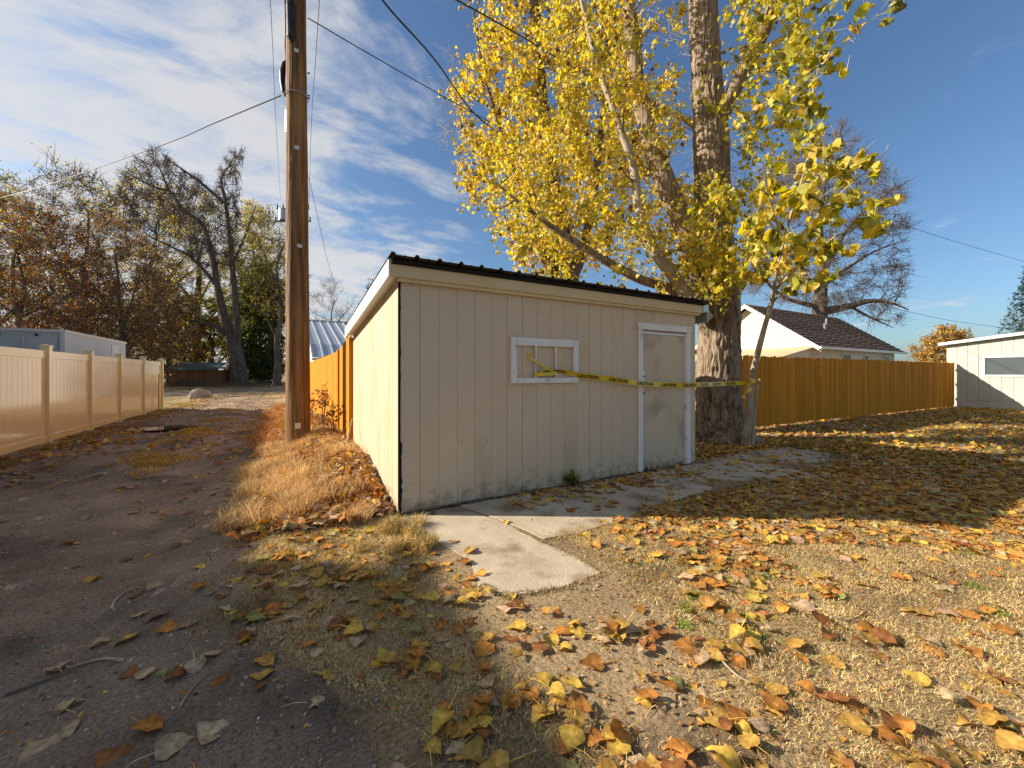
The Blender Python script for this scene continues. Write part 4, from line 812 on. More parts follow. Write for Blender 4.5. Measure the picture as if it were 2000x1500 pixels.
# boulder
mb = MB(); import itertools
bp_ = at(388, 778, 22.5); vs = []; ns2 = 14
for i in range(8):
    th = math.pi * i / 7
    for k in range(ns2):
        a = 2 * math.pi * k / ns2; r = .36 * (1 + .5 * mn.noise(Vector((math.cos(a) * 1.3 * math.sin(th), math.sin(a) * 1.3 * math.sin(th), math.cos(th) * 1.3 + 4)))); vs.append((r * 1.5 * math.sin(th) * math.cos(a), r * math.sin(th) * math.sin(a), .12 + r * math.cos(th) * (1.5 - .5 * abs(math.cos(a)))))
fs = [(i * ns2 + k, (i + 1) * ns2 + k, (i + 1) * ns2 + (k + 1) % ns2, i * ns2 + (k + 1) % ns2) for i in range(7) for k in range(ns2)]
o = MB().add(vs, fs).build('boulder', M['rock']); o.location = (bp_.x, bp_.y, 0); tag(o, 'pale grey boulder on the grass at the alley mouth', 'boulder')
# unseen house added left of the view, sized so its shade covers the alley
nh = empty('unseen_shade_house', (-10, 9.7, 0), 'unseen two storey house added left of the alley to cast its shade', 'house')
MB().prism([(0, 0), (0, 5.25), (-3, 6.55), (-6, 5.25), (-6, 0)], 0.0, 12.7, 'y').build('wall', M['trim_tan'], nh)
MB().prism([(.35, 5.17), (-3, 6.6), (-6.35, 5.17), (-6.35, 5.29), (-3, 6.73), (.35, 5.29)], -.0, 12.9, 'y').build('roof', M['shingle'], nh)
MB().prism([(.0, 0), (.0, 5.85), (-3, 6.9), (-6.5, 5.85), (-6.5, 0)], -14, -.05, 'y').build('wall', M['trim_tan'], nh)
MB().prism([(.35, 5.78), (-3, 6.95), (-6.8, 5.78), (-6.8, 5.9), (-3, 7.08), (.35, 5.9)], -14.3, -.05, 'y').build('roof', M['shingle'], nh)

#TREES#
# ------------------------------------------------------------------ trees
def twig_mesh(A, B, bend, r):
    n = len(A); d = B - A; L_ = np.linalg.norm(d, axis=1, keepdims=True) + 1e-6; d = d / L_
    ref = np.where(np.abs(d[:, 2:3]) > .9, np.array([[1., 0, 0]]), np.array([[0, 0, 1.]])); x = np.cross(d, ref); x /= np.linalg.norm(x, axis=1, keepdims=True); y = np.cross(d, x)
    Mi = (A + B) / 2 + bend; V = np.zeros((n, 7, 3)); r = r[:, None]
    for k in range(3):
        a = 2.094 * k; o = x * math.cos(a) + y * math.sin(a); V[:, k] = A + o * r; V[:, 3 + k] = Mi + o * r * .7
    V[:, 6] = B; F = []
    for k in range(3): q = (k + 1) % 3; F += [(k, q, 3 + q), (k, 3 + q, 3 + k), (3 + k, 3 + q, 6)]
    return V.reshape(-1, 3), (np.array(F)[None] + (np.arange(n) * 7)[:, None, None]).reshape(-1, 3)
def bark_tube(pts, rad, n=36, rough=.06, vs_=2.2, fl=0, step=.06, bf=22):
    """a limb with bark furrows cut into the mesh"""
    P_ = [Vector(p) for p in pts]; k = len(P_); L_ = sum((P_[i + 1] - P_[i]).length for i in range(k - 1)); per = max(2, int(L_ / (k - 1) / step))
    C_ = catmull(P_, per); R_ = []
    for i in range(k - 1):
        for j in range(per): R_.append(rad[i] + (rad[i + 1] - rad[i]) * j / per)
    R_.append(rad[-1]); vs = []; x = Vector((1, 0, 0)); s = 0
    for i, p in enumerate(C_):
        d = (C_[min(i + 1, len(C_) - 1)] - C_[max(i - 1, 0)]).normalized(); x = (x - d * x.dot(d)).normalized(); y = d.cross(x); r = R_[i]
        if i: s += (p - C_[i - 1]).length
        for q in range(n):
            a = 2 * math.pi * q / n; c, s_ = math.cos(a), math.sin(a)
            w = mn.noise(Vector((c * 1.2, s_ * 1.2, s * .7))) * .5
            f = 1 - abs(mn.noise(Vector(((c + w * .2) * r * bf, (s_ + w * .2) * r * bf, s * vs_)))) * 2.6; f2 = mn.noise(Vector((c * r * 34, s_ * r * 34, s * vs_ * 3)))
            fl_ = fl * max(0, 1 - s / 1.0) ** 2 * (1 + .45 * math.sin(a * 5 + 1) + .2 * math.sin(a * 3))
            rr_ = r * (1 + fl_) - rough * r * max(0, f) ** 2 * .8 + f2 * rough * r * .35
            vs.append(p + (x * c + y * s_) * rr_)
    m_ = len(C_); return C_, R_, vs, [(i * n + q, i * n + (q + 1) % n, (i + 1) * n + (q + 1) % n, (i + 1) * n + q) for i in range(m_ - 1) for q in range(n)]
class Tree:
    def __init__(s, name, base, label, cat='tree', group=None, bark='bark', seed=1):
        s.root = empty(name, tuple(base), label, cat, group); s.o = np.array(base, float); s.P = []; s.R = []; s.bm = MB(); s.bark = bark; s.rng = np.random.default_rng(seed)
    def limb(s, pts, rad, name='limb', n=20, rough=.05, fl=0, mat=None, step=.08, own=True):
        C_, R_, vs, fs = bark_tube(pts, rad, n, rough, fl=fl, step=step); s.P += [tuple(p) for p in C_]; s.R += R_
        o = Vector(s.o)
        MB().add([v - o for v in vs], fs).build(name, M[mat or s.bark], s.root, smooth=True)
    def attach(s, centers, r0=.035, r1=.006, up=.25, sides=5):
        P_ = np.array(s.P); R_ = np.array(s.R); C = np.array(centers)
        D = np.linalg.norm(C[:, None] - P_[None, ::3], axis=2).min(1); order = np.argsort(D); starts = []
        for i in order:
            c = C[i]; dv = c - P_; d = np.linalg.norm(dv, axis=1) + .8 * np.maximum(0, P_[:, 2] - c[2] + .25 * np.linalg.norm(dv[:, :2], axis=1)); j = int(np.argmin(d)); a = P_[j]; L_ = np.linalg.norm(c - a)
            if L_ < .05: starts.append((a, c)); continue
            k = max(3, min(7, int(L_ / .35) + 2)); tt = np.linspace(0, 1, k); mid = np.array([0, 0, -up * L_ * .25]); wob = s.rng.normal(0, .05 * L_, (k, 3)); wob[0] = 0; wob[-1] = 0
            pts = a + (c - a) * tt[:, None] + mid * (4 * tt * (1 - tt))[:, None] + wob * .5
            ra = min(R_[j] * .75, r0 * (.4 + L_ / 2)); rad = ra + (r1 - ra) * tt
            s.bm.tube([Vector(p - s.o) for p in pts], list(map(float, rad)), sides, cap=False)
            P_ = np.concatenate([P_, pts[1:]]); R_ = np.concatenate([R_, rad[1:]])
        s.Pall = P_
    def clump(s, centers, twigs, tl, tr_, leaves, size, cols, wts, jit=.18, hang=.8, T=None, droop=0, branch_mat=None, nind=0, leafmat_='leaf', label=None, prune=None, radial=.5, outname='foliage'):
        r = s.rng; C = np.array(centers); n = len(C) * twigs
        A = np.repeat(C, twigs, 0) + r.normal(0, tl * .16, (n, 3)); D = r.normal(0, 1, (n, 3)); D[:, 2] += .1
        out = A - s.o - np.array([0, 0, max(p[2] for p in s.P) * .45 if s.P else 3]); out /= np.linalg.norm(out, axis=1, keepdims=True) + 1e-6
        D /= np.linalg.norm(D, axis=1, keepdims=True); D = D + out * radial; D /= np.linalg.norm(D, axis=1, keepdims=True)
        Lw = tl * r.uniform(.4, 1.2, (n, 1)); B = A + D * Lw + np.array([0, 0, -droop]) * Lw
        V, F = twig_mesh(A - s.o, B - s.o, r.normal(0, 1, (n, 3)) * Lw * .06, np.full(n, tr_) * r.uniform(.6, 1.3, n))
        o = link('twigs', tri_mesh('twigs', V, F), M[branch_mat or 'twig'], s.root); tag(o, kind='stuff')
        if leaves:
            m_ = n * leaves; f = r.uniform(.15, 1.05, (m_, 1)); pos = np.repeat(A, leaves, 0) + (np.repeat(B - A, leaves, 0)) * f + r.normal(0, 1, (m_, 3)) * tl * .10
            if prune is not None: pos = pos[prune(pos)]
            m_ = len(pos); c = np.array([LC[k] for k in cols]); w = np.array(wts, float)
            ii = r.choice(len(cols), m_, p=w / w.sum()); col = np.clip(c[ii] * (1 + r.normal(0, jit, (m_, 1))) * (1 + r.normal(0, .05, (m_, 3))), .005, .9)
            rot = eulmats(-1.57 + r.normal(0, hang, m_), r.normal(0, hang, m_), r.uniform(0, 6.28, m_)); sz = size * r.uniform(.6, 1.25, m_); T = T or T_TREE
            idx = np.arange(m_)
            if nind:
                ok, u, v, t = inview(pos, 0); score = np.where(ok, sz / t, 0); idx = np.argsort(-score); ind = idx[:nind]; idx = idx[nind:]; cache = {}
                for i in ind:
                    k = (int(r.integers(0, len(T_HI))), int(ii[i]))
                    if k not in cache:
                        tv, tf = T_HI[k[0]]; me = tri_mesh('leaf', tv - [0, .45, 0], tf, np.repeat(c[k[1]][None], len(tv), 0)); me.materials.append(M[leafmat_]); me.shade_smooth(); cache[k] = me
                    lo = bpy.data.objects.new('leaf', cache[k]); COL.objects.link(lo); lo.parent = s.root
                    mt = Matrix(rot[i].tolist()).to_4x4(); mt.translation = pos[i] - s.o; lo.matrix_local = mt @ Matrix.Scale(float(sz[i]), 4)
            if len(idx):
                o = batch(outname, T, pos[idx] - s.o, rot[idx], sz[idx], col[idx], M[leafmat_], s.root); tag(o, kind='stuff')
    def finish(s, mat=None):
        if s.bm.v: tag(s.bm.build('branches', M[mat or s.bark], s.root, smooth=True), kind='stuff')
LC = {'yellow': (.80, .63, .11), 'lime': (.52, .50, .07), 'gold': (.72, .53, .10), 'olive': (.17, .17, .03), 'green': (.08, .11, .025), 'rust': (.22, .085, .035), 'brown': (.15, .09, .05), 'tan': (.36, .26, .14), 'orange': (.36, .18, .05), 'cream': (.62, .50, .28), 'dgreen': (.035, .06, .02), 'needle': (.06, .10, .05), 'ygreen': (.32, .29, .045)}
def inpoly(u, v, poly):
    c = False; n = len(poly)
    for i in range(n):
        x1, y1 = poly[i]; x2, y2 = poly[(i + 1) % n]
        if (y1 > v) != (y2 > v) and u < (x2 - x1) * (v - y1) / (y2 - y1) + x1: c = not c
    return c
def crown_points(poly, t0, t1, n, seed, sep=.0):
    r = random.Random(seed); us = [p[0] for p in poly]; vs = [p[1] for p in poly]; out = []; tries = 0
    while len(out) < n and tries < n * 60:
        tries += 1; u, v = r.uniform(min(us), max(us)), r.uniform(min(vs), max(vs))
        if not inpoly(u, v, poly): continue
        p = at(u, v, r.uniform(t0, t1))
        if sep and any((p - q).length < sep for q in out): continue
        out.append(p)
    return out

# ---- the big cottonwood right of the shed
TA = 8.5; k_ = TA / 780
A = Tree('cottonwood_tree', (at(1402, 860, TA).x, at(1402, 860, TA).y, 0), 'massive furrowed cottonwood with yellow leaves just right of the shed', bark='bark', seed=11)
tp = [(1406, 872, 122), (1406, 838, 100), (1404, 800, 88), (1402, 740, 82), (1404, 660, 77), (1403, 600, 80), (1399, 540, 74), (1394, 450, 70), (1391, 350, 66), (1388, 270, 66), (1384, 210, 58), (1379, 130, 55), (1374, 40, 54), (1370, -60, 50), (1364, -260, 42), (1358, -480, 30), (1352, -700, 14)]
A.limb([at(u, v, TA) for u, v, d in tp], [d / 2 * k_ * .97 for u, v, d in tp], 'trunk', 120, .17, fl=.30, step=.035)
def lmb(T_, pts, t0, t1, name='limb', n=24, rough=.08, mat=None):
    k = len(pts); ts = [t0 + (t1 - t0) * i / (k - 1) for i in range(k)]
    T_.limb([at(u, v, t) for (u, v, d), t in zip(pts, ts)], [d / 2 * t / 780 for (u, v, d), t in zip(pts, ts)], name, n, rough, mat=mat, step=.07)
lmb(A, [(1385, 600, 40), (1362, 520, 46), (1345, 458, 42), (1309, 381, 40), (1275, 290, 38), (1262, 240, 32), (1244, 170, 30), (1236, 80, 28), (1226, -10, 24), (1215, -140, 16), (1205, -260, 8)], 8.5, 8.9)
lmb(A, [(1380, 625, 30), (1345, 580, 27), (1322, 548, 25), (1285, 500, 22), (1264, 460, 20), (1246, 392, 19), (1236, 317, 15), (1222, 280, 14), (1186, 179, 13), (1163, 110, 11), (1140, 20, 8), (1120, -80, 5)], 8.2, 7.6, mat='pale_bark', n=16)
lmb(A, [(1360, 600, 22), (1310, 565, 20), (1250, 545, 18), (1186, 511, 17), (1122, 472, 14), (1074, 440, 10), (1020, 400, 7), (960, 350, 4)], 8.4, 8.0, n=14)
lmb(A, [(1402, 240, 34), (1425, 192, 30), (1452, 140, 28), (1482, 82, 26), (1500, 40, 24), (1518, -20, 20), (1545, -120, 14), (1570, -220, 8)], 8.4, 7.6)
lmb(A, [(1378, 265, 13), (1340, 235, 11), (1300, 218, 9), (1260, 190, 6)], 8.7, 9.2, n=10)
lmb(A, [(1425, 560, 16), (1450, 520, 13), (1475, 470, 10), (1495, 410, 7)], 8.6, 8.6, n=10)
core1 = [(1120, -60), (1330, -60), (1335, 150), (1330, 330), (1380, 420), (1420, 500), (1420, 560), (1330, 560), (1240, 540), (1150, 520), (1050, 480), (960, 440), (960, 330), (1000, 160)]
right1 = [(1360, 470), (1350, 380), (1420, 330), (1400, 250), (1410, 120), (1440, -60), (1600, -60), (1590, 20), (1580, 140), (1585, 250), (1560, 330), (1500, 400), (1520, 480), (1440, 560), (1370, 570)]
cA = crown_points(core1, 7.0, 10.4, 230, 1, .33); cB = crown_points(right1, 6.4, 8.4, 75, 2, .28); cC = crown_points([(1180, -500), (1650, -500), (1600, -60), (1100, -60)], 7, 10.5, 90, 3, .5)
cD = crown_points([(1340, 400), (1450, 380), (1480, 500), (1440, 600), (1380, 590), (1320, 500)], 7.1, 8.2, 26, 33, .2)
A.attach([tuple(p) for p in cA + cB + cC + cD], .04, .005)
A.clump([tuple(p) for p in cA + cC], 9, .42, .0045, 7, .088, ['yellow', 'gold', 'lime', 'ygreen', 'brown'], [5, 4, 2.2, 1, .4], nind=120, branch_mat='pale_bark')
A.clump([tuple(p) for p in cB + cD], 6, .40, .004, 7, .098, ['yellow', 'gold', 'lime', 'ygreen', 'olive'], [4, 2, 4, 2, 1], nind=130, branch_mat='pale_bark')
A.clump([tuple(p) for p in crown_points([(1250, 20), (1350, 100), (1340, 330), (1500, 380), (1650, 300), (1480, 330), (1380, 200), (1320, 0)], 7.6, 9.5, 40, 5)], 9, .7, .004, 0, .1, [], [], branch_mat='pale_bark')
A.finish()
# ---- second cottonwood behind the shed
TB = 13.2; bB = at(1105, 729, TB)
B = Tree('cottonwood_tree', (bB.x, bB.y, 0), 'dense golden cottonwood standing behind the middle of the shed roof', bark='bark2', seed=12)
def pxl(T_, pts, t0, t1, **k): lmb(T_, pts, t0, t1, **k)
pxl(B, [(1105, 812, 74), (1105, 640, 60), (1105, 560, 52), (1103, 520, 50), (1098, 480, 42), (1088, 420, 36), (1075, 330, 30), (1060, 220, 26), (1050, 100, 22), (1040, -40, 16), (1030, -200, 8)], TB, TB, name='trunk', n=36, rough=.12)
pxl(B, [(1098, 560, 30), (1072, 520, 26), (1060, 490, 22), (1045, 430, 18), (1010, 340, 14), (970, 230, 10), (940, 120, 7), (925, 20, 4)], TB, TB - .8)
pxl(B, [(1112, 550, 26), (1135, 500, 22), (1150, 440, 18), (1165, 330, 15), (1180, 200, 12), (1190, 60, 9), (1195, -80, 5)], TB, TB + .5)
pxl(B, [(1075, 525, 12), (1030, 540, 9), (1000, 560, 5), (960, 550, 3)], TB, TB, n=8)
polyB = [(905, -80), (935, 60), (925, 100), (905, 130), (898, 200), (915, 260), (905, 330), (930, 390), (990, 450), (1010, 505), (1060, 520), (1120, 490), (1230, 480), (1260, 300), (1230, 100), (1210, -80)]
cE = crown_points(polyB, 11.2, 14.6, 300, 6, .42); cE2 = crown_points([(900, -420), (1230, -420), (1210, -80), (905, -80)], 11.5, 14.5, 60, 7, .6)
cE3 = crown_points([(1000, 520), (1060, 500), (1110, 500), (1130, 555), (1060, 540)], 12.4, 13.6, 14, 77, .2)
B.attach([tuple(p) for p in cE + cE2 + cE3], .05, .006)
B.clump([tuple(p) for p in cE + cE2], 9, .55, .006, 7, .125, ['yellow', 'gold', 'orange', 'lime', 'ygreen', 'brown'], [5, 5, 1.2, 1, .8, .5], branch_mat='pale_bark')
B.clump([tuple(p) for p in cE3], 6, .4, .005, 5, .10, ['yellow', 'lime'], [1, 1], branch_mat='pale_bark')
edge = crown_points([(870, 100), (905, 100), (900, 330), (870, 280)], 11.5, 13, 16, 8); B.clump([tuple(p) for p in edge], 8, .8, .005, 0, .1, [], [], branch_mat='pale_bark')
B.finish('bark2')
# ---- leaning sapling with very large leaves
sb = at(1456, 872, 7.75)
Sg = Tree('cottonwood_sapling', (sb.x, sb.y, 0), 'slender leaning cottonwood sapling with large floppy yellow leaves and tape tied on', 'tree', bark='pale_bark', seed=21)
sp_ = [(1455, 872, 18, 7.75), (1462, 820, 14, 7.6), (1467, 748, 12, 7.4), (1480, 690, 11, 7.1), (1493, 640, 9.5, 6.9), (1506, 596, 9, 6.7), (1512, 560, 7, 6.4), (1524, 500, 6, 6.1), (1545, 420, 5, 5.8), (1570, 340, 4, 5.6)]
Sg.limb([at(u, v, t) for u, v, d, t in sp_], [d / 2 * t / 780 for u, v, d, t in sp_], 'trunk', 14, .06)
for pts in ([(1470, 870, 8, 7.7), (1474, 800, 6, 7.6), (1484, 740, 4, 7.5)], [(1510, 570, 7, 6.5), (1560, 520, 5, 6.0), (1620, 470, 4, 5.5), (1680, 440, 3, 5.2)], [(1520, 520, 5, 6.2), (1580, 440, 4, 5.8), (1650, 370, 3, 5.5), (1700, 330, 2, 5.3)], [(1500, 600, 5, 6.8), (1540, 560, 4, 6.2), (1570, 545, 2, 5.8)], [(1530, 470, 4, 6), (1500, 380, 3, 5.7), (1490, 320, 2, 5.5)]):
    Sg.limb([at(u, v, t) for u, v, d, t in pts], [d / 2 * t / 780 for u, v, d, t in pts], 'limb', 8, .03)
cS = crown_points([(1460, 420), (1500, 330), (1560, 300), (1620, 300), (1700, 310), (1740, 400), (1740, 450), (1640, 500), (1570, 570), (1500, 540), (1450, 470)], 5.0, 6.6, 78, 9, .12)
cS2 = crown_points([(1440, 520), (1560, 520), (1560, 590), (1480, 580)], 6.0, 6.6, 5, 91, .1)
cS3 = crown_points([(1500, -20), (1640, -20), (1660, 60), (1610, 100), (1630, 200), (1590, 240), (1590, 330), (1530, 330), (1550, 150)], 4.8, 6.0, 26, 10, .16)
Sg.attach([tuple(p) for p in cS + cS2], .012, .003)
Sg.clump([tuple(p) for p in cS + cS2], 2, .20, .0028, 4, .165, ['yellow', 'lime', 'gold', 'ygreen', 'olive'], [4, 3, 2, 2, 1.5], nind=300, hang=.75, T=T_HI, branch_mat='pale_bark')
Sg.finish()
# hanging branch of the big tree with large leaves, nearer the camera
H = Tree('cottonwood_tree', (at(1700, 700, 5.4).x, at(1700, 700, 5.4).y - .0, 0), 'x', seed=31) if False else None
A2 = Tree.__new__(Tree); A2.root = A.root; A2.o = A.o; A2.P = A.P[:]; A2.R = A.R[:]; A2.bm = MB(); A2.bark = 'pale_bark'; A2.rng = np.random.default_rng(5)
A2.P = [tuple(at(1518 + i * 6, -20 - i * 12, 7.6 - i * .1)) for i in range(16)]; A2.R = [.05] * 16
extra = [tuple(at(u, v, t)) for u, v, t in ((1740, 20, 5.0), (1728, 45, 5.0), (1680, 60, 5.4), (1655, 55, 5.6), (1618, 118, 5.2), (1745, -10, 5.0))]
A2.attach([tuple(p) for p in cS3] + extra, .02, .003)
A2.clump([tuple(p) for p in cS3], 3, .28, .003, 4, .13, ['lime', 'ygreen', 'yellow', 'olive', 'gold'], [4, 3, 2, 2, 1], hang=.8, T=T_HI, branch_mat='pale_bark', nind=50)
A2.clump(extra, 2, .14, .003, 2, .13, ['olive', 'gold', 'cream'], [3, 2, 1], hang=.8, T=T_HI, branch_mat='pale_bark')
tag(A2.bm.build('drooping_branches', M['pale_bark'], A.root, smooth=True), kind='stuff')

# ---- background trees
def auto_tree(label, u, t, vtop, wpx, ncl, twigs, tl, tr_, leaves, lsize, cols, wts, seed, base=.25, lean=0, r0=None, name='tree', bark='bark2', group='trees across the road', droop=0, limbs=5, sep=1.0, shape=1.0, vb=None, radial=.6, trunks=1, branch_mat='twig'):
    b_ = at(u, 729.5, t); b_.z = 0; Ht = 1.4 + (729.5 - vtop) / 780 * t; W = wpx / 780 * t / 2; r = random.Random(seed); r0 = r0 or Ht * .018
    T_ = Tree(name, tuple(b_), label, 'tree', group, bark, seed); lat = Vector((Rx, Ry, 0)).normalized()
    for q in range(trunks):
        ln = lat * (lean * (1 if trunks == 1 else r.uniform(-1, 1))) * Ht
        tp_ = [b_ + Vector((r.gauss(0, .02), r.gauss(0, .02), 0)) * Ht * (i / 6) + Vector((0, 0, Ht * .8 * i / 6)) + ln * (i / 6) ** 1.3 for i in range(7)]
        T_.limb(tp_, [r0 * (1.25 if i == 0 else 1) * (1 - i / 7) + .02 for i in range(7)], 'trunk', 12, .06, fl=.3, step=.6)
        for k in range(limbs):
            h0 = r.uniform(base * .8, .6); s0 = tp_[int(h0 * 7)]; a = r.uniform(0, 6.28); d = Vector((math.cos(a), math.sin(a), 0)); reach = W * r.uniform(.5, .95)
            pts = [s0, s0 + d * reach * .35 + Vector((0, 0, Ht * .10)), s0 + d * reach * .7 + Vector((0, 0, Ht * .2)), s0 + d * reach + Vector((0, 0, Ht * .30))]
            T_.limb(pts, [r0 * .45, r0 * .32, r0 * .2, .02], 'limb', 7, .04, step=.6)
    C = []; tries = 0
    while len(C) < ncl and tries < ncl * 40:
        tries += 1; z = r.random(); w = math.sin(math.pi * min(1, (z * .86 + .10))) ** .6 * (1 - .25 * z) if shape == 1.0 else (1 - z) ** .7
        a = r.uniform(0, 6.28); q = math.sqrt(r.random()) * W * w * r.uniform(.75, 1.1); p = b_ + Vector((math.cos(a) * q, math.sin(a) * q, Ht * (base + (1 - base) * z))) + lat * lean * Ht * z
        if any((p - c).length < sep for c in C): continue
        C.append(p)
    C = [tuple(c) for c in C]; T_.attach(C, r0 * .25, .02, sides=4); T_.clump(C, twigs, tl, tr_, leaves, lsize, cols, wts, droop=droop, radial=radial, branch_mat=branch_mat); T_.finish(); return T_
auto_tree('reddish brown leafed tree at the far left behind the trailer', 40, 30, 400, 330, 190, 16, 1.1, .022, 5, .14, ['rust', 'brown', 'orange', 'olive'], [4, 3, 2, 1], 41, .12, trunks=2, branch_mat='bark2')
auto_tree('nearly bare grey tree with a spiky top left of centre in the grove', 165, 42, 335, 300, 230, 20, 1.6, .026, 1, .16, ['ygreen', 'brown', 'gold'], [2, 2, 1], 42, .2, branch_mat='bark2')
auto_tree('yellow-green sparse tree cut by the left edge of the view', -10, 36, 340, 250, 150, 14, 1.3, .02, 4, .14, ['ygreen', 'gold', 'olive'], [3, 2, 2], 43, .35, branch_mat='bark2')
auto_tree('brown tree with small crisp leaves over the trailer end', 235, 36, 440, 290, 230, 14, 1.0, .02, 6, .13, ['brown', 'orange', 'rust', 'olive', 'tan'], [3, 3, 2, 1, 2], 44, .08, trunks=2, branch_mat='bark2')
auto_tree('golden thin-leaved tree behind the leaning bare one', 290, 58, 355, 300, 230, 15, 1.8, .032, 4, .2, ['gold', 'ygreen', 'brown'], [4, 2, 2], 45, .15)
auto_tree('olive tree filling the middle of the grove', 385, 62, 380, 260, 230, 14, 1.7, .032, 5, .2, ['ygreen', 'brown', 'gold', 'olive'], [2, 2, 2, 2], 46, .05, trunks=2)
auto_tree('tall willow-like tree with yellow green streamers left of the pole', 500, 66, 400, 150, 200, 14, 1.9, .03, 7, .2, ['ygreen', 'yellow', 'olive', 'gold'], [4, 2, 2, 2], 47, .1, droop=.5)
auto_tree('dark green bushy evergreen beside the alley', 508, 52, 520, 105, 230, 10, 1.2, .02, 16, .2, ['dgreen', 'green', 'olive', 'ygreen'], [3, 4, 2, 1], 48, .03, sep=.6)
auto_tree('thin tree with a few yellow leaves rising just left of the pole', 540, 44, 415, 130, 100, 15, 1.2, .018, 3, .15, ['gold', 'ygreen', 'tan'], [2, 3, 1], 49, .4, lean=.02)
auto_tree('yellow-green undergrowth tree behind the big leaning trunk', 415, 56, 590, 180, 130, 8, 1.1, .02, 14, .22, ['ygreen', 'yellow', 'olive', 'green'], [4, 3, 2, 2], 50, .03, trunks=2)
auto_tree('brown and orange thicket tree above the brown shed', 330, 52, 560, 190, 150, 9, 1.1, .018, 10, .2, ['orange', 'brown', 'olive', 'green'], [3, 3, 2, 2], 51, .02, trunks=3)
auto_tree('dark thicket tree behind the trailer roof', 180, 44, 560, 300, 190, 9, 1.0, .018, 9, .19, ['brown', 'olive', 'rust', 'green'], [3, 3, 2, 2], 52, .02, trunks=3)
# big leaning bare tree with hanging pods
TL = 45; bL = at(463, 755, TL); bL.z = 0
Lb = Tree('tree', tuple(bL), 'huge leaning dark tree with bare limbs and hanging pods across the road', 'tree', 'trees across the road', 'bark2', 60)
lmb(Lb, [(468, 756, 38), (462, 700, 27), (452, 660, 22), (438, 620, 16), (425, 560, 12), (415, 500, 10), (395, 440, 8), (360, 410, 5.5), (330, 370, 4), (312, 330, 2.5), (292, 300, 1)], TL, TL, 'trunk', 20, .12)
for pts in ([(461, 700, 17), (463, 640, 13), (457, 560, 11), (452, 500, 9), (446, 440, 7.5), (440, 390, 6), (432, 350, 4.5), (450, 320, 2.5), (462, 295, 1)], [(446, 400, 7), (425, 385, 6), (390, 355, 5), (355, 330, 3.5), (325, 310, 2)], [(425, 560, 9), (400, 530, 7), (370, 500, 5), (330, 480, 4), (290, 460, 2)], [(330, 372, 5), (300, 365, 3), (270, 350, 2.5), (245, 335, 2)], [(448, 668, 10), (425, 640, 8), (395, 632, 6), (375, 625, 3)], [(452, 520, 6), (475, 470, 4), (490, 430, 2.5), (500, 400, 1)]):
    lmb(Lb, pts, TL, TL - 1.5, 'limb', 10, .06)
cl = crown_points([(240, 320), (300, 285), (330, 300), (360, 335), (420, 360), (440, 300), (475, 290), (465, 350), (470, 420), (450, 520), (400, 520), (330, 480), (260, 430), (230, 380)], TL - 3, TL + 3, 420, 61, .45)
Lb.attach([tuple(p) for p in cl], .12, .035, sides=4); Lb.clump([tuple(p) for p in cl], 12, .9, .024, 0, .2, [], [], branch_mat='bark2')
pods = [tuple(p) for p in cl[:300]]; Lb.clump(pods[:200], 4, .7, .030, 0, .2, [], [], droop=2.0, branch_mat='bark2', radial=0); Lb.finish()
# far trees
auto_tree('bare pale tree behind the metal roofed outbuilding', 650, 62, 548, 120, 90, 16, 1.5, .014, 0, .1, ['tan'], [1], 70, .22, group='bare trees beyond the fences', bark='pale_bark', branch_mat='pale_bark', r0=.25)
auto_tree('rust red tree peeking over the shed roof slope', 735, 60, 555, 60, 50, 10, 1.2, .014, 8, .2, ['rust', 'brown'], [2, 1], 71, .3, group='far trees with autumn leaves')
auto_tree('round orange tree beyond the cedar fence near the garage', 1850, 42, 645, 110, 130, 10, .8, .015, 12, .16, ['orange', 'gold', 'tan'], [3, 2, 2], 72, .1, group='far trees with autumn leaves', sep=.5)
auto_tree('small reddish tree at the far end of the alley', 562, 150, 690, 40, 30, 8, 1.2, .02, 8, .3, ['rust', 'orange', 'brown'], [2, 1, 1], 73, .1, group='far trees with autumn leaves')
auto_tree('green bush at the far end of the alley by the evergreens', 532, 90, 690, 40, 50, 8, .9, .02, 14, .3, ['green', 'olive', 'ygreen'], [2, 2, 1], 74, .02, group='far trees with autumn leaves')
# wide bare tree over the white house
TW_ = 27; bW = at(1608, 729, TW_); bW.z = 0
Wt = Tree('tree', tuple(bW), 'wide bare tree with dark spreading limbs behind the white house', 'tree', 'bare trees beyond the fences', 'bark2', 80)
lmb(Wt, [(1600, 760, 32), (1600, 640, 27), (1602, 590, 24), (1606, 520, 17), (1600, 440, 12), (1610, 360, 8), (1630, 290, 4), (1650, 235, 1.5)], TW_, TW_, 'trunk', 16, .1)
for pts in ([(1602, 610, 17), (1660, 598, 12), (1700, 588, 9), (1740, 592, 5), (1775, 605, 1.5)], [(1604, 540, 11), (1640, 470, 8), (1680, 420, 5), (1730, 380, 3), (1790, 345, 1)], [(1604, 580, 11), (1560, 520, 8), (1520, 460, 5), (1480, 400, 1.5)], [(1602, 600, 10), (1530, 580, 7), (1490, 540, 4), (1465, 500, 1.5)], [(1604, 560, 9), (1660, 520, 6), (1710, 490, 4), (1765, 470, 1)], [(1602, 470, 7), (1570, 400, 4), (1550, 340, 1)], [(1660, 598, 6), (1700, 620, 4), (1745, 640, 1)]):
    lmb(Wt, pts, TW_, TW_ - 1, 'limb', 10, .06)
cw = crown_points([(1450, 420), (1480, 340), (1560, 290), (1640, 230), (1700, 300), (1760, 360), (1775, 450), (1765, 560), (1755, 640), (1690, 620), (1560, 600), (1460, 570)], TW_ - 3.5, TW_ + 3.5, 520, 81, .35)
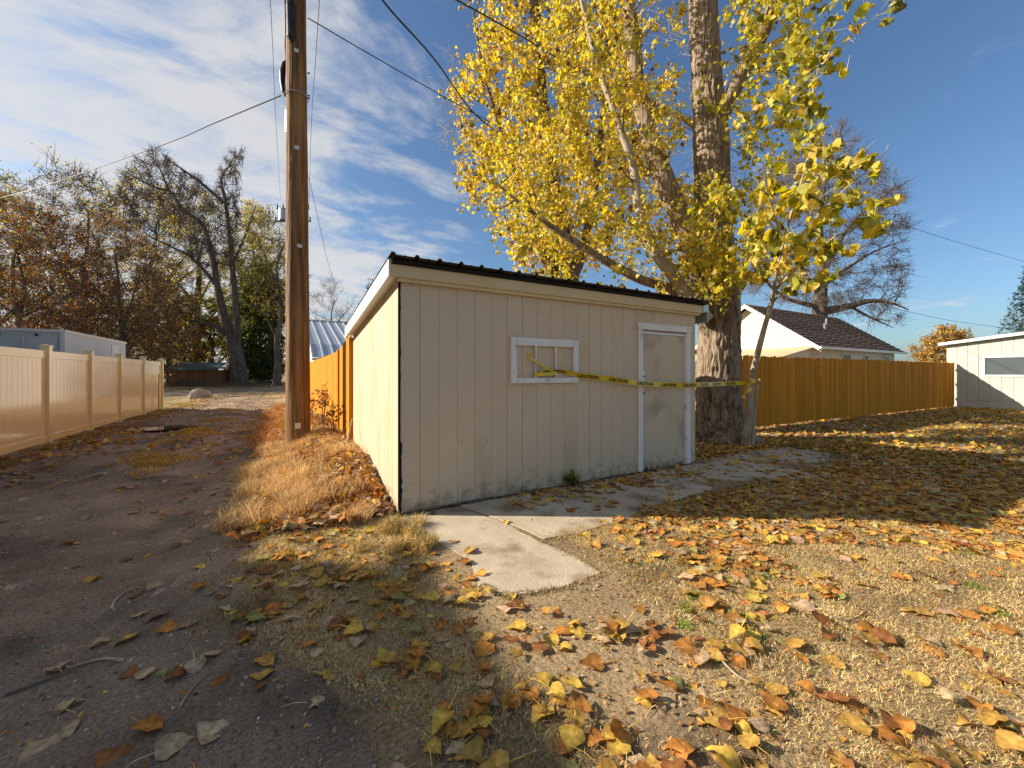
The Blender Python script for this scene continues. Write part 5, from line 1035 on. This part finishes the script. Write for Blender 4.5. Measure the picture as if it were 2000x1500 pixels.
Wt.attach([tuple(p) for p in cw], .07, .02, sides=4, up=-.1); Wt.clump([tuple(p) for p in cw], 20, .8, .011, 1, .06, ['rust', 'brown'], [1, 1], branch_mat='bark2', radial=.7); Wt.finish()
# conifer at the right edge
bC = at(2030, 729, 24); bC.z = 0
Cn = Tree('conifer_tree', tuple(bC), 'blue-green conifer partly cut by the right edge above the garage', 'tree', None, 'bark2', 90)
Cn.limb([bC, bC + Vector((0, 0, 4)), bC + Vector((0, 0, 9.2))], [.2, .14, .02], 'trunk', 8, .04, step=.6)
cc = []; rc = random.Random(9)
for k in range(26):
    z = 1.5 + k * .29; R_ = (9.3 - z) * .27
    for q in range(9):
        a = q * .7 + k * 1.1 + rc.uniform(-.2, .2)
        for f in (.5, .8, 1.0): cc.append((bC.x + math.cos(a) * R_ * f, bC.y + math.sin(a) * R_ * f, z - .12 * R_ * f + .25 * f * f))
Cn.attach(cc[:200], .03, .01, sides=4); Cn.clump(cc, 5, .28, .008, 10, .05, ['needle', 'dgreen', 'green'], [3, 1, 1], hang=1.2, radial=.4); Cn.finish()
# offscreen tree line closing the horizon
for k_i, (u, t, vt) in enumerate(((-420, 60, 500), (2350, 90, 610), (2700, 80, 590), (1300, 160, 690), (900, 190, 700))):
    auto_tree(['broad tree well left of the view', 'broad tree right of the garage', 'another broad tree far right of the garage', 'distant low tree hidden beyond the cedar fence', 'distant low tree hidden beyond the shed'][k_i], u, t, vt, 180 if k_i < 3 else 90, 60, 8, 2, .02, 8, .3, ['olive', 'brown', 'gold'], [2, 2, 1], 100 + k_i, .1, group='far trees with autumn leaves')
# weeds by the shed and sticks
def weed(spot, hh, label, col, n, seed):
    r = random.Random(seed); b_ = Vector(spot); T_ = Tree('dry_weed', spot, label, 'weed', None, 'bark2', seed)
    cs = []
    for q in range(n):
        a = r.uniform(0, 6.28); tip = b_ + Vector((math.cos(a) * hh * .4 * r.random(), math.sin(a) * hh * .4 * r.random(), hh * r.uniform(.6, 1))); T_.bm.tube([Vector((0, 0, 0)), (tip - b_) * .5 + Vector((0, 0, .03)), tip - b_], [.005, .004, .002], 4, cap=False); T_.P += [tuple(tip)]; T_.R += [.003]; cs += [tuple(tip), tuple(b_.lerp(tip, .75))]
    T_.clump(cs, 3, .10, .0015, 3, .04, col, [1] * len(col), radial=.3); T_.finish()
weed((.72, 8.9, hz(.72, 8.9)), .85, 'tall dry weed with brown seed heads against the cedar fence', ['rust', 'brown'], 12, 200)
weed((.80, 7.7, hz(.8, 7.7)), .6, 'dry reddish weed between the pole and the shed', ['rust', 'tan'], 9, 201)
weed((.62, 10.4, hz(.6, 10.4)), .7, 'dry rusty weed behind the power pole', ['rust', 'orange'], 9, 202)
weed((3.1, 3.88, .03), .09, 'small green weed growing at the foot of the shed wall', ['green', 'ygreen'], 9, 203)
def stick(pts, r, label, mat='pale_bark'):
    P_ = catmull([Vector(p) for p in pts], 5); b_ = P_[0].copy(); n = len(P_); o = MB().tube([p - b_ for p in P_], [r * (1 - .6 * i / n) for i in range(n)], 6).build('fallen_stick', M[mat]); o.location = b_; tag(o, label, 'stick', 'fallen sticks')
def g(u, v, dz=.012):
    t = 1092 / (v - 729.5); p = at(u, v, t); return Vector((p.x, p.y, hz(p.x, p.y) + dz))
stick([g(240, 1290), g(205, 1282), g(165, 1285), g(135, 1290), g(127, 1280)], .008, 'pale forked twig lying on the alley at the lower left')
stick([g(218, 1180), g(222, 1168), g(235, 1155), g(262, 1140)], .009, 'short curved stick on the gravel at the left')
stick([g(10, 1340), g(80, 1315), g(150, 1295)], .007, 'long thin brown stick at the bottom left edge', 'twig')
stick([(.75, 5.9, .30), (.85, 6.2, .55), (.93, 6.45, .72)], .012, 'bare stick leaning against the sunlit shed wall')
stick([(.2, 4.7, .16), (.35, 5.0, .22), (.45, 5.5, .30)], .010, 'pale stick lying over the leaf heap')
stick([g(1395, 1275), g(1440, 1320), g(1480, 1340)], .006, 'thin pale stick on the sunlit dry lawn')
stick([g(1620, 1205), g(1660, 1215), g(1700, 1190)], .006, 'small dark twig among leaves on the lawn', 'twig')
stick([g(352, 1385), g(372, 1352), g(402, 1320)], .004, 'thin straight twig on the gravel in the foreground')
